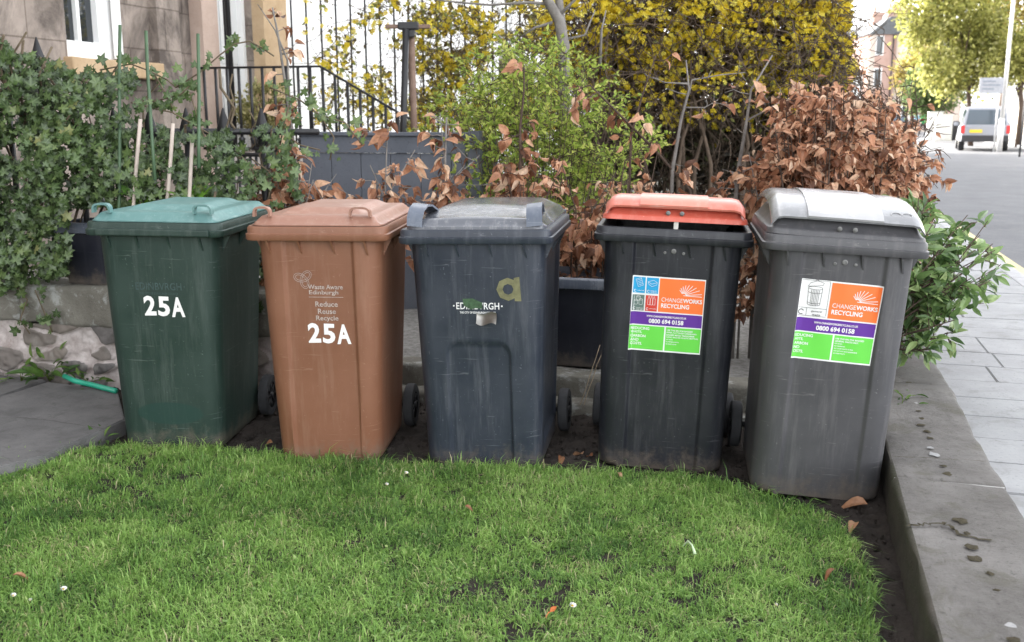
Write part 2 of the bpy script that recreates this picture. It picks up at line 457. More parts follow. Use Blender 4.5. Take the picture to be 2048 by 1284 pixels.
# paved path at the left ---------------------------------------------
M['path'] = stonemat('path', (.115, .112, .112), (.185, .18, .178), 5, lichen=(.10, .10, .095), bump=.5, lk=.6)
zp = .055
pl = MB()
def slab(corners, z0, z1, bev=.006):
    bm = bmesh.new()
    lo = [bm.verts.new((*c[:2], z0)) for c in corners]; hi = [bm.verts.new((*c[:2], z1)) for c in corners]
    k = len(corners)
    bm.faces.new(lo[::-1]); bm.faces.new(hi)
    for i in range(k): bm.faces.new((lo[i], lo[(i + 1) % k], hi[(i + 1) % k], hi[i]))
    bmesh.ops.recalc_face_normals(bm, faces=bm.faces)
    if bev: bmesh.ops.bevel(bm, geom=[e for e in bm.edges if all(v.co.z > (z0 + z1) / 2 for v in e.verts)], offset=bev, segments=2, affect='EDGES')
    return bm
A_, B_, C_, D_ = at(235, 781, zp), at(250, 838, zp), at(95, 908, zp), at(-120, 965, zp)
J1, J2 = at(-20, 799, zp), at(96, 757, zp)
pl.bm(slab([J1 + .006, at(96, 763, zp), A_, B_, C_, D_, at(-420, 960, zp)], -.02, zp), 0)
far_l = at(-700, 900, zp)
pl.bm(slab([J1 - [.01, -.01, 0], far_l - [.6, 0, 0], at(-500, 700, zp), J2 - [.012, 0, 0]], -.02, zp - .004), 0)
tag(pl.build('path', M['path']), kind='structure')

# pavement, kerb, road ------------------------------------------------
M['slab'] = stonemat('slab', (.25, .252, .258), (.345, .35, .355), 2.6, bump=.2, lichen=(.20, .20, .195), lk=.55)
M['slab_bed'] = simple('slab_bed', (.10, .10, .10), .95)
M['kerb'] = stonemat('kerb', (.30, .30, .31), (.40, .40, .41), 8, bump=.3)
M['road'] = stonemat('road', (.095, .097, .104), (.14, .142, .15), 1.2, bump=.35, lichen=(.18, .18, .18), lk=.25)
M['yellow_line'] = stonemat('yellow_line', (.48, .40, .22), (.62, .53, .33), 18)
ZP, ZR = .02, -.085
sl = MB(); r2 = random.Random(4)
t = -1.2; row = 0
MX = Matrix(((Nv[0], Rv[0], 0, 0), (Nv[1], Rv[1], 0, 0), (0, 0, 1, 0), (0, 0, 0, 1)))
while t < 60:
    w = r2.choice([.34, .36, .36, .45]); w = w if t < 16 else w * 2
    s = .79; off = r2.uniform(.15, .75)
    while s < 1.93:
        e = min(1.93, s + off); off = r2.choice([.6, .68, .75])
        if 1.93 - e < .12: e = 1.93
        dz = r2.uniform(-.0025, .0025)
        sl.bm(slab([(s + .003, t + .003), (e - .003, t + .003), (e - .003, t + w - .003), (s + .003, t + w - .003)], -.03, ZP + dz, .004 if t < 16 else 0), 0, M=MX)
        s = e
    t += w; row += 1
tag(sl.build('pavement', M['slab']), kind='structure')
b = MB(); b.add([ts(-3, .7, ZP - .007), ts(-3, 1.95, ZP - .007), ts(60, 1.95, ZP - .007), ts(60, .7, ZP - .007)], [[0, 1, 2, 3]])
tag(b.build('pavement_bed', M['slab_bed']), kind='structure')
k = MB(); t = -2
while t < 60:
    k.box((1.935, t + .003, -.12), (2.08, t + .9 - .003, ZP - .002), bev=.012, M=MX); t += .9
tag(k.build('kerb', M['kerb']), kind='structure')
b = MB(); b.add([ts(-20, 2.05, ZR), ts(-20, 10.6, ZR), ts(400, 10.6, ZR), ts(400, 2.05, ZR)], [[0, 1, 2, 3]])
tag(b.build('road', M['road']), kind='structure')
b = MB()
b.add([ts(-3, 2.21, ZR + .004), ts(-3, 2.31, ZR + .004), ts(60, 2.31, ZR + .004), ts(60, 2.21, ZR + .004)], [[0, 1, 2, 3]])
tag(b.build('yellow_line', M['yellow_line']), kind='structure')
b = MB(); b.box((10.6, -5, -.12), (10.75, 160, .02), M=MX)
tag(b.build('far_kerb', M['kerb']), kind='structure')
b = MB(); b.add([ts(-5, 10.75, .015), ts(-5, 16, .015), ts(160, 16, .015), ts(160, 10.75, .015)], [[0, 1, 2, 3]])
tag(b.build('far_pavement', M['slab']), kind='structure')

# stone road wall with coping ------------------------------------------
M['coping'] = stonemat('coping', (.088, .082, .076), (.225, .215, .205), 2.3, lichen=(.10, .095, .075), bump=.9, lk=.6)
M['coping_side'] = stonemat('coping_side', (.05, .046, .04), (.095, .085, .07), 6, bump=.6, stripe=(.05, .06, .03))
M['moss'] = stonemat('moss', (.055, .047, .028), (.13, .11, .065), 60, bump=1.0)
M['lead'] = stonemat('lead', (.25, .25, .25), (.42, .42, .42), 60)
M['mortar_pale'] = stonemat('mortar_pale', (.34, .33, .32), (.5, .49, .48), 30)
wall = thing('garden_wall', 'low grey stone wall with a flat coping and old railing holes beside the pavement', 'wall', (0, 0, 0), (0, 0, -RD))
def roughblock(lo, hi, res, amp, seed, bev=.015):
    """a stone block with a gently uneven surface"""
    bm = bmesh.new(); bmesh.ops.create_cube(bm, size=1)
    lo = np.array(lo, float); hi = np.array(hi, float)
    for q in bm.verts: q.co = Vector((lo + hi) / 2 + (hi - lo) * np.array(q.co))
    bmesh.ops.bevel(bm, geom=list(bm.edges), offset=bev, segments=2, affect='EDGES', profile=.5)
    for ax in range(3):
        for c in np.arange(lo[ax] + res, hi[ax] - res * .4, res):
            no = [0, 0, 0]; no[ax] = 1; co = [0, 0, 0]; co[ax] = c
            bmesh.ops.bisect_plane(bm, geom=bm.verts[:] + bm.edges[:] + bm.faces[:], plane_co=co, plane_no=no)
    P = np.array([v.co for v in bm.verts])
    d = (vnoise(P[:, 0] + P[:, 2], P[:, 1] + P[:, 2] * .7, .09, seed) - .5) * amp + (vnoise(P[:, 0] - P[:, 2], P[:, 1], .3, seed + 1) - .5) * amp * 1.5
    bm.normal_update()
    for v, k_ in zip(bm.verts, d): v.co += v.normal * float(k_)
    return bm
tj = [-1.5, .2, 1.33, 2.26, 3.62, 5.0, 6.4, 7.9, 9.4, 11, 12.6, 14.2]
for i in range(len(tj) - 1):
    m = MB(); m.bm(roughblock((.405, tj[i] + .004, -.12), (.775, tj[i + 1] - .004, .17), .06 if 1 < i < 6 else .2, .012, 50 + i), 0, smooth=True)
    nf = len(m.f)
    for j, f in enumerate(m.f):                       # the side over the soil gets the darker material
        q = np.mean([m.v[a] for a in f], 0)
        if q[0] < .42: m.m[j] = 1
    o = m.build('coping_stone', [M['coping'], M['coping_side']], wall, sharp=50)
for tq in tj[2:5]:
    pj = MB(); pj.box((.41, tq - .0045, .1), (.77, tq + .0045, .166))
    pj.build('mortar_joint', M['mortar_pale'], wall)
r3 = random.Random(11); t = 1.95
def lump(c, rx, ry, h, seed, n=10):
    rr = random.Random(seed); V = [(c[0], c[1], c[2] + h)]
    for ring, k_ in ((.55, .8), (1, 0)):
        for i in range(n):
            a = 2 * math.pi * i / n; q = ring * rr.uniform(.62, 1.3)
            V.append((c[0] + rx * q * math.cos(a), c[1] + ry * q * math.sin(a), c[2] + h * k_ * rr.uniform(.5, 1.2)))
    Fc = [[0, 1 + i, 1 + (i + 1) % n] for i in range(n)] + [[1 + i, 1 + n + i, 1 + n + (i + 1) % n, 1 + (i + 1) % n] for i in range(n)]
    return V, Fc
while t < 5.2:
    s = .585 + r3.uniform(-.012, .012)
    o = MB(); kind = r3.random(); rx = r3.uniform(.011, .024)
    o.add(*lump((s, t, .171), rx, rx * r3.uniform(.8, 1.3), r3.uniform(.0008, .0022), int(t * 1000)), smooth=True)
    if kind < .9: o.build('moss_plug', M['moss'], wall)
    else: o.build('lead_plug', M['lead'], wall)
    t += r3.uniform(.075, .135)

def ribbon(pts, w, mat, name, parent=None, inv=None):
    m = MB(); pts = [np.array(p, float) for p in pts]; fine = []
    for a, c in zip(pts[:-1], pts[1:]):
        for q in np.linspace(0, 1, 8, endpoint=False): fine.append(a + (c - a) * q + np.append(rng.normal(0, w * .5, 2), 0))
    fine.append(pts[-1]); L = []; Rr = []
    for i, p in enumerate(fine):
        d = fine[min(i + 1, len(fine) - 1)] - fine[max(i - 1, 0)]; nn = np.array([-d[1], d[0], 0]); nn /= np.linalg.norm(nn) + 1e-9
        ww = w * rng.uniform(.3, 1.1) * (1 if 0 < i < len(fine) - 1 else .1); L.append(p + nn * ww / 2); Rr.append(p - nn * ww / 2)
    k_ = len(fine); V = L + Rr
    if inv is not None: V = [np.array(inv @ Vector(v)) for v in V]
    m.add(V, [[i, i + 1, k_ + i + 1, k_ + i] for i in range(k_ - 1)]); return m.build(name, mat, parent, recalc=False)
WI = Matrix.Rotation(RD, 4, 'Z')
ribbon([at(u, v, .1745) for u, v in ((1816, 1052), (1850, 1046), (1890, 1044))], .014, M['moss'], 'moss_crack', wall, WI)
ribbon([at(u, v, .1745) for u, v in ((1890, 1046), (1920, 1068), (1978, 1082))], .016, M['moss'], 'moss_crack', wall, WI)
ribbon([at(u, v, .1745) for u, v in ((1776, 912), (1850, 915), (1980, 922))], .005, M['moss'], 'moss_crack', wall, WI)
M['crack'] = simple('crack_dirt', (.05, .047, .042), .95)
cj = ribbon([at(u, v, zp + .0015) for u, v in ((28, 834), (95, 840), (150, 848), (214, 858))], .004, M['crack'], 'path_crack'); tag(cj, kind='structure')

# kerb wall behind the bins, and the rubble wall at the left ------------
M['coping_old'] = stonemat('coping_old', (.14, .13, .11), (.25, .24, .205), 5, lichen=(.40, .41, .39), bump=.5, lk=.75)
kw = thing('kerb_wall', 'low stone kerb along the soil strip behind the grey and black bins', 'wall', (0, 0, 0), (0, 0, -RD))
m = MB(); m.bm(roughblock((-2.0, 4.73, -.05), (.40, 4.90, .165), .08, .012, 81), smooth=True); m.build('kerb_stone', [M['coping_old']], kw, sharp=50)
m = MB(); m.bm(roughblock((-2.0, 4.64, -.05), (.39, 4.722, .045), .08, .02, 85, .012), smooth=True); m.build('footing', [M['coping_old']], kw, sharp=50)
WA = np.array([-5.2, 5.96, 0.]); WANG = R(-13.8); WL = 4.35
rw = thing('rubble_wall', 'old rubble garden wall with pale mortar and a thick stone coping under the ivy', 'wall', WA, (0, 0, WANG))
nx, nz = 560, 50
xs, zs = np.meshgrid(np.linspace(0, WL, nx), np.linspace(-.05, .335, nz))
r4 = np.random.default_rng(5)
cx = r4.uniform(-.1, WL + .1, 105); cz = r4.uniform(-.06, .36, 105)
D = np.hypot((xs[..., None] - cx) * .62, (zs[..., None] - cz) * 1.15) + .012 * (vnoise(xs, zs, .04, 61) - .5)[..., None]
o_ = np.argsort(D, -1); d0 = np.take_along_axis(D, o_[..., :1], -1)[..., 0]; d1 = np.take_along_axis(D, o_[..., 1:2], -1)[..., 0]
edge = np.clip((d1 - d0 - .018 * vnoise(xs, zs, .07, 68)) / .02, 0, 1)
cr = r4.random(105)[o_[..., 0]]
proud = np.where(cr < .45, -.1, .6 + .9 * ((cr * 7.3) % 1))                  # some stones are smeared over with lime mortar
hh = (edge ** .3) * .028 * proud + .034 * (vnoise(xs, zs, .06, 62) - .5) + .012 * (vnoise(xs, zs, .02, 63) - .5)
n_ = NT('rubble')
mort = n_.attr('mort')
stc = n_.ramp(n_.attr('rnd'), [(0, (.16, .15, .145)), (.5, (.23, .20, .175)), (1, (.12, .115, .115))])
stc = n_.mix(stc, (.32, .31, .29), n_.ramp(n_.noise(14, 8, .7), [(.5, (0, 0, 0)), (.75, (.6,) * 3)]))
mc = n_.ramp(n_.noise(9, 8, .7), [(.35, (.33, .28, .26)), (.6, (.58, .53, .51))])
n_.base(n_.mix(stc, mc, n_.ramp(mort, [(.35, (0, 0, 0)), (.6, (1, 1, 1))])))
n_.set(Roughness=.95, Specular_IOR_Level=.2); n_.bump(n_.noise(60, 8, .7), .5, .01)
M['rubble'] = n_.m
mortm = np.where(cr < .45, .72, 1 - edge * 1.3) + .35 * (vnoise(xs, zs, .05, 66) - .5)
grid_obj('rubble_face', xs, -hh, zs, M['rubble'], rw, attrs={'rnd': ('POINT', cr.ravel()), 'mort': ('POINT', mortm.ravel())})
m = MB(); m.box((0, .03, -.05), (WL, .38, .33)); m.build('wall_core', M['coping_old'], rw)
for i, (a, b_) in enumerate(((0, 1.35), (1.35, 2.62), (2.62, WL))):
    m = MB(); m.bm(roughblock((a + .003, -.035, .332), (b_ - .003, .42, .545), .06, .022, 90 + i, .02), smooth=True)
    m.build('coping_stone', [M['coping_old']], rw, sharp=55)

# ================================================================== WHEELED BINS
_txt = {}
def text2d(s, bold=0.0, space=1.0):
    """flat text as 2-D vertices scaled to the unit box of its own bounds"""
    key = (s, bold, space)
    if key in _txt: return _txt[key]
    cu = bpy.data.curves.new('t', 'FONT'); cu.body = s; cu.offset = bold; cu.resolution_u = 3; cu.space_character = space
    cu.align_x = 'LEFT'; cu.fill_mode = 'FRONT'
    o = bpy.data.objects.new('t', cu); COL.objects.link(o)
    dg = bpy.context.evaluated_depsgraph_get(); dg.update()
    me = bpy.data.meshes.new_from_object(o.evaluated_get(dg))
    V = np.array([v.co[:2] for v in me.vertices]); Fc = [list(p.vertices) for p in me.polygons]
    bpy.data.objects.remove(o); bpy.data.curves.remove(cu); bpy.data.meshes.remove(me)
    lo, hi = V.min(0), V.max(0)
    _txt[key] = ((V - lo) / (hi - lo), Fc, (hi - lo)); return _txt[key]

def smooth(a, b, x):
    k = np.clip((x - a) / (b - a), 0, 1); return k * k * (3 - 2 * k)

class Bin:
    """geometry of one bin: front face height field, rim, lid seat"""
    def __init__(s, W, bw, panel=None, arch=False, D=.70, side_recess=False):
        s.W, s.bw, s.panel, s.arch, s.D, s.side = W, bw, panel, arch, D, side_recess
        s.H = 1.0; s.zt = .946
    def half(s, z): return s.bw + (s.W - .040 - s.bw) * z / s.zt
    def front(s, x, z):                                # y of the front face
        x = np.asarray(x, float); z = np.asarray(z, float)
        y = .075 - .045 * z / s.zt - .010 * (1 - (x / (s.half(z) + .05)) ** 2)
        if s.panel:                                    # recessed full-height centre panel
            pw = s.panel[0] + (s.panel[1] - s.panel[0]) * z
            y = y + s.panel[2] * (1 - smooth(pw - .007, pw + .010, np.abs(x - .004)))
        if s.arch:                                     # recessed arched panel low on the front
            cx, hw, top = .0, .128, .535
            dxn = np.abs(x - cx) - (hw - .05); dzn = z - (top - .05)
            sd = np.where((dxn > 0) & (dzn > 0), np.hypot(np.maximum(dxn, 0), np.maximum(dzn, 0)), np.maximum(dxn, dzn)) - .05
            y = y + .013 * (1 - smooth(-.006, .008, sd))
        return y
    def back(s, z): return .60 + .055 * z / s.zt
    def ring(s, w, yf, yb, r, z, disp=True, cnt=(96, 9, 26, 10)):
        nf, nc, ns, nb = cnt; P = []
        xf = np.linspace(-w + r, w - r, nf)
        for x in xf: P.append((x, yf if not disp else None, z))
        for a in np.linspace(-90, 0, nc + 2)[1:-1]: P.append((w - r + r * math.cos(R(a)), yf + r + r * math.sin(R(a)), z, 'c'))
        for y in np.linspace(yf + r, yb - r * .6, ns): P.append((w, y, z, 's'))
        for x in np.linspace(w - r * .6, -w + r * .6, nb): P.append((x, yb, z))
        for y in np.linspace(yb - r * .6, yf + r, ns): P.append((-w, y, z, 's'))
        for a in np.linspace(180, 270, nc + 2)[1:-1]: P.append((-w + r + r * math.cos(R(a)), yf + r + r * math.sin(R(a)), z, 'c'))
        Q = []
        for q in P:
            x, y, zz = q[:3]
            if y is None: y = float(s.front(x, zz))
            if s.side and len(q) > 3 and q[3] == 's':
                sgn = 1 if x > 0 else -1
                d = max(abs(y - .36) - .19, abs(zz - .50) - .40)
                x -= sgn * .013 * float(1 - smooth(-.012, .010, d))
            Q.append((x, y, zz))
        return np.array(Q)
    def body(s, mats, parent):
        m = MB(); rs = []
        zl = [0.0, .006, .018, .04] + list(np.linspace(.07, s.zt, 74))
        for z in zl:
            ins = .012 * (1 - min(1, z / .018)) ** 2
            w = s.half(z) - ins; r = .075
            yc = float(s.front(w - r, z))
            g_ = s.ring(w, yc + ins, s.back(z) - ins, r, z)
            rs.append(g_)
        W, D = s.W, s.D
        rim = [(.0035, .944), (0, .949), (0, .969), (.0055, .972), (.0065, .976), (.0065, .993), (.011, 1.0), (.040, 1.0), (.046, .996), (.056, .90), (.07, .55)]
        for ins, z in rim: rs.append(s.ring(W - ins, ins, D - ins, .045 - ins * .3, z, disp=False))
        m.rings(rs, 0, cap0=True, cap1=True)
        # stiffening gussets under the rim
        for x in (-.20, -.075, .06, .195):
            y1 = float(s.front(x, .90)); sx = .0035
            yy = float(s.front(x, .945))
            m.add([(x - sx, .008, .945), (x + sx, .008, .945), (x - sx, yy + .006, .945), (x + sx, yy + .006, .945),
                   (x - sx + .012, y1 + .002, .885), (x + sx + .012, y1 + .002, .885)],
                  [[0, 1, 5, 4], [0, 4, 2], [1, 3, 5]], 0)
        for sg in (-1, 1):
            for y in (.13, .34, .54):
                w = s.half(.945) - .004; w2 = s.half(.885)
                m.add([(sg * (s.W - .006), y - .0035, .945), (sg * (s.W - .006), y + .0035, .945), (sg * w, y - .0035, .945), (sg * w, y + .0035, .945),
                       (sg * w2, y - .0035, .87), (sg * w2, y + .0035, .87)], [[0, 1, 5, 4], [0, 4, 2], [1, 3, 5]], 0)
        # side skirt corner lugs and rear hinge bar
        m.tube([(-s.W + .03, s.D + .045, 1.0), (s.W - .03, s.D + .045, 1.0)], .014, 8)
        for x in (-s.W + .05, -.09, .09, s.W - .05): m.box((x - .02, s.D - .012, .955), (x + .02, s.D + .05, 1.005), bev=.006)
        return m.build('body', mats, parent, sharp=42)
    def wheels(s, parent, lab=None):
        for sg in (-1, 1):
            m = MB(); c = np.array([sg * (s.bw + .038), (.615), .1]); pr = [(.062, -.020), (.088, -.024), (.098, -.019), (.1, -.008), (.1, .008), (.098, .019), (.088, .024), (.062, .020)]
            rs = [[c + np.array([h, q * math.cos(a), q * math.sin(a)]) for a in np.linspace(0, 2 * math.pi, 32, endpoint=False)] for q, h in pr]
            m.rings(rs)
            w = m.build('wheel', M['tyre'], parent, sharp=50)
            h = MB(); h.rings([[c + np.array([dx, q * math.cos(a), q * math.sin(a)]) for a in np.linspace(0, 2 * math.pi, 24, endpoint=False)] for q, dx in ((.064, -.012), (.064, .012))], cap0=True, cap1=True, smooth=False)
            for i in range(8):
                a = i * math.pi / 4
                h.tube([c + np.array([sg * .013, .012 * math.cos(a), .012 * math.sin(a)]), c + np.array([sg * .016, .06 * math.cos(a), .06 * math.sin(a)])], .005, 5)
            h.tube([c - [.02, 0, 0], c + [.024, 0, 0]], .016, 10)
            h.build('hub', M['hub'], w)
        m = MB(); m.tube([(-s.bw - .02, (.615), .1), (s.bw + .02, (.615), .1)], .012, 8); m.build('axle', M['hub'], parent)
    # things stuck on the front -------------------------------------
    def place(s, V2, cx, cz, off, rot=0., relief=None):
        V2 = np.asarray(V2, float); c, q = math.cos(rot), math.sin(rot)
        x = cx + V2[:, 0] * c - V2[:, 1] * q; z = cz + V2[:, 0] * q + V2[:, 1] * c
        y = s.front(x, z) - off
        if relief is not None: y = y - relief
        return np.stack([x, y, z], -1)
    def text(s, name, mat, parent, string, cx, cz, w, h, bold=.0, rot=0., off=.0012, align='C', frame=None, space=1.0):
        V, Fc, dim = text2d(string, bold, space)
        if w is None: w = h * dim[0] / dim[1]
        ox = {'C': -.5, 'L': 0, 'R': -1}[align]
        V2 = np.stack([(V[:, 0] + ox) * w, (V[:, 1] - .5) * h], -1)
        P = (frame or (lambda a, o_: s.place(a + np.array([cx, cz]), 0, 0, o_) if not rot else s.place(a, cx, cz, o_, rot)))(V2 if frame is None else V2 + np.array([cx, cz]), off)
        m = MB(); m.add(P, Fc)
        return m.build(name, mat, parent, recalc=False)

def heightlid(name, mats, parent, w, y0, y1, hfun, z0, skirt, nx=70, ny=56, r=.05, M4=None):
    """lid as a rounded-rectangle height field with a skirt and real thickness"""
    V = []; F = []
    def sq(u, v):                                      # map the square to a rounded rectangle
        x = u * w; y = (y0 + y1) / 2 + v * (y1 - y0) / 2
        hx, hy = w - r, (y1 - y0) / 2 - r; cy = (y0 + y1) / 2
        ax, ay = abs(x) - hx, abs(y - cy) - hy
        if ax > 0 and ay > 0:
            L = math.hypot(ax, ay); mx = max(ax, ay)
            if L > 0: ax, ay = ax / L * mx, ay / L * mx
            x = math.copysign(hx + ax, x); y = cy + math.copysign(hy + ay, y - cy)
        return x, y
    us = np.linspace(-1, 1, nx); vs = np.linspace(-1, 1, ny)
    us = np.sign(us) * np.abs(us) ** .8; vs = np.sign(vs) * np.abs(vs) ** .8
    top = np.zeros((ny, nx, 3))
    for j, v in enumerate(vs):
        for i, u in enumerate(us):
            x, y = sq(u, v)
            top[j, i] = (x, y, z0 + hfun(x, y))
    idx = np.arange(nx * ny).reshape(ny, nx)
    V = list(top.reshape(-1, 3))
    F = [[idx[j, i], idx[j, i + 1], idx[j + 1, i + 1], idx[j + 1, i]] for j in range(ny - 1) for i in range(nx - 1)]
    loop = [idx[0, i] for i in range(nx)] + [idx[j, nx - 1] for j in range(1, ny)] + [idx[ny - 1, i] for i in range(nx - 2, -1, -1)] + [idx[j, 0] for j in range(ny - 2, 0, -1)]
    prev = loop; c = np.array([0, (y0 + y1) / 2])
    for dz, grow in skirt:
        ring = []
        for q in loop:
            p = top.reshape(-1, 3)[q]; d = p[:2] - c; d = d / np.linalg.norm(d)
            ring.append(len(V)); V.append(np.array([p[0] + d[0] * grow, p[1] + d[1] * grow, z0 + dz]))
        F += [[prev[i], ring[i], ring[(i + 1) % len(loop)], prev[(i + 1) % len(loop)]] for i in range(len(loop))]
        prev = ring
    o = len(V); inner = {}
    # underside
    und = []
    for j in range(0, ny):
        for i in range(0, nx):
            p = top[j, i]; und.append((p[0] * .985, (p[1] - c[1]) * .985 + c[1], min(p[2] - .004, p[2] - .004)))
    V += und
    F += [[o + idx[j + 1, i], o + idx[j + 1, i + 1], o + idx[j, i + 1], o + idx[j, i]] for j in range(ny - 1) for i in range(nx - 1)]
    F += [[prev[i], o + loop[i], o + loop[(i + 1) % len(loop)], prev[(i + 1) % len(loop)]] for i in range(len(loop))]
    m = MB(); V = np.array(V)
    if M4 is not None: V = np.array([M4 @ Vector(p) for p in V])
    m.add(V, F, 0, True)
    return m.build(name, mats, parent, sharp=38, recalc=True)
def strap(path, width, axis, thick=.004, M4=None):
    """flat bent strap following a path; width along the axis vector"""
    m = MB(); a = np.array(axis, float) * width / 2; path = [np.array(p, float) for p in path]; rings = []
    for i, p in enumerate(path):
        d = path[min(i + 1, len(path) - 1)] - path[max(i - 1, 0)]; nrm = np.cross(d, a); nrm /= np.linalg.norm(nrm) + 1e-9
        r_ = [p - a + nrm * thick, p + a + nrm * thick, p + a - nrm * thick, p - a - nrm * thick]
        rings.append(r_ if M4 is None else [np.array(M4 @ Vector(q)) for q in r_])
    m.rings(rings, cap0=True, cap1=True, smooth=True)
    return m
def arcpath(p0, p1, up, n=12):
    p0, p1, up = np.array(p0, float), np.array(p1, float), np.array(up, float)
    return [(p0 + p1) / 2 - (p1 - p0) / 2 * math.copysign(abs(math.cos(a)) ** .55, math.cos(a)) + up * (math.sin(a) ** .55) for a in np.linspace(0, math.pi, n)]

# colours ------------------------------------------------------------
M['p_green'] = plastic('green_plastic', (.014, .035, .027), .5, (.17, .20, .18), .3, patch=((.01, .07, .165), (.152, .5, .052), (.012, .042, .034)))
M['p_green_lid'] = plastic('weathered_teal_plastic', (.105, .225, .215), .42, (.34, .46, .44), .35)
M['p_brown'] = plastic('brown_plastic', (.215, .090, .049), .5, (.36, .23, .165), .3)
M['p_brown_lid'] = plastic('faded_brown_plastic', (.30, .150, .105), .42, (.50, .36, .29), .4)
M['p_blue'] = plastic('slate_plastic', (.023, .030, .045), .40, (.22, .23, .25), .3)
M['p_blue_lid'] = plastic('slate_lid_plastic', (.085, .092, .11), .16, (.46, .47, .49), .45)  # base and dust tones lightened to paint in the sky's reflection
M['p_blue_handle'] = plastic('slate_handle_plastic', (.095, .115, .155), .25, (.35, .37, .41), .25)  # lighter blue base holds the handles' bluish sheen as colour
M['p_black'] = plastic('black_plastic', (.013, .0145, .020), .40, (.15, .15, .16), .3)
M['p_red'] = plastic('faded_red_plastic', (.60, .105, .065), .36, (.78, .40, .33), .3)
M['p_grey'] = plastic('grey_plastic', (.064, .064, .069), .42, (.26, .25, .25), .3)
M['p_silver'] = plastic('silver_grey_plastic', (.20, .205, .215), .2, (.5, .5, .5), .3)  # visor grey lightened so the colour itself carries some reflected sky
M['dark_opening'] = simple('dark_opening', (.01, .01, .011), .7)

BINS = [  # x, y, z, yaw, roll (degrees) from the photograph's geometry
    (-1.505, 4.131, -.005, -4.6, .5), (-.778, 3.935, 0, -4.8, -.2), (-.133, 3.895, -.008, -9.5, -1.2), (.59, 3.849, 0, -9.6, 1.9), (1.142, 3.53, .004, -9.3, 2.6)]
def bin_root(i, label, tilt=0.):
    x, y, z, yaw, roll = BINS[i]
    o = thing('wheelie_bin', label, 'wheelie bin', group='wheelie bins standing in a row')
    Mx = Matrix.Translation((x, y, z)) @ Matrix.Rotation(R(yaw), 4, 'Z') @ Matrix.Rotation(R(roll), 4, 'Y') @ Matrix.Rotation(R(tilt), 4, 'X')
    o.matrix_world = Mx; o.rotation_euler = Mx.to_euler(); o.location = (x, y, z)
    return o

# ---- green bin
root = bin_root(0, 'dark green wheelie bin with a weathered teal lid, marked 25A, leftmost in the row')
b = Bin(.298, .224)
b.body(M['p_green'], root); b.wheels(root)
def dome(w, y0, y1, h, sh, plate, ph, wav=0.):
    def f(x, y):
        e = min(w - abs(x), y - y0, y1 - y)
        v = h * float(smooth(0, sh, e)) 
        px, py0, py1 = plate
        q = min(px - abs(x), y - py0, py1 - y)
        v += ph * float(smooth(-.03, .03, q))
        return v + wav * math.sin(x * 9 + y * 4)
    return f
m = MB(); m.box((-.235, -.016, .947), (.250, .012, .975), bev=.006); m.build('comb_lip', M['p_green'], root)
heightlid('lid', M['p_green_lid'], root, .272, .022, .72, dome(.272, .022, .72, .034, .045, (.15, .17, .60), .022), 1.006, [(-.004, .002), (-.004, .004), (.0, .004)])
lid = root.children[-1]
for x0, x1 in ((-.262, -.19), (.17, .245)):
    strap(arcpath((x0, .050, 1.036), (x1, .050, 1.036), (0, 0, .036)), .03, (0, 1, 0), .004).build('handle', M['p_green_lid'], lid, sharp=60)
M['ghost_print'] = simple('ghost_print', (.040, .068, .066), .55, var=.3, scale=60)
M['number_white'] = simple('number_white', (.80, .79, .77), .5, var=.05, scale=30)
def council_mark(b, root, mat, cx, cz, w):
    o = b.text('council_name', mat, root, 'EDINBVRGH', cx, cz, w, w * .16, .012, space=1.05)
    b.text('council_line', mat, o, 'THE CITY OF EDINBURGH COUNCIL', cx, cz - w * .155, w * .85, w * .05, .02)
    for sg in (-1, 1):
        m = MB(); a = np.linspace(0, 2 * math.pi, 10, endpoint=False)
        m.add(b.place(np.stack([cx + sg * w * .56 + .0035 * np.cos(a), cz + .0035 * np.sin(a)], -1), 0, 0, .0012), [list(range(10))])
        m.build('council_dot', mat, o, recalc=False)
def digits(b, root, cx, cz, h, rot=0.):
    for ch, dx, w, dz, rr in (('2', -.061, .052, 0, .03), ('5', .000, .052, -.002, -.02), ('A', .061, .058, -.004, .02)):
        b.text('house_number', M['number_white'], root, ch, cx + dx, cz + dz, w, h, .034, rot + rr, .0015)
council_mark(b, root, M['ghost_print'], .005, .730, .20)
digits(b, root, .022, .646, .086)

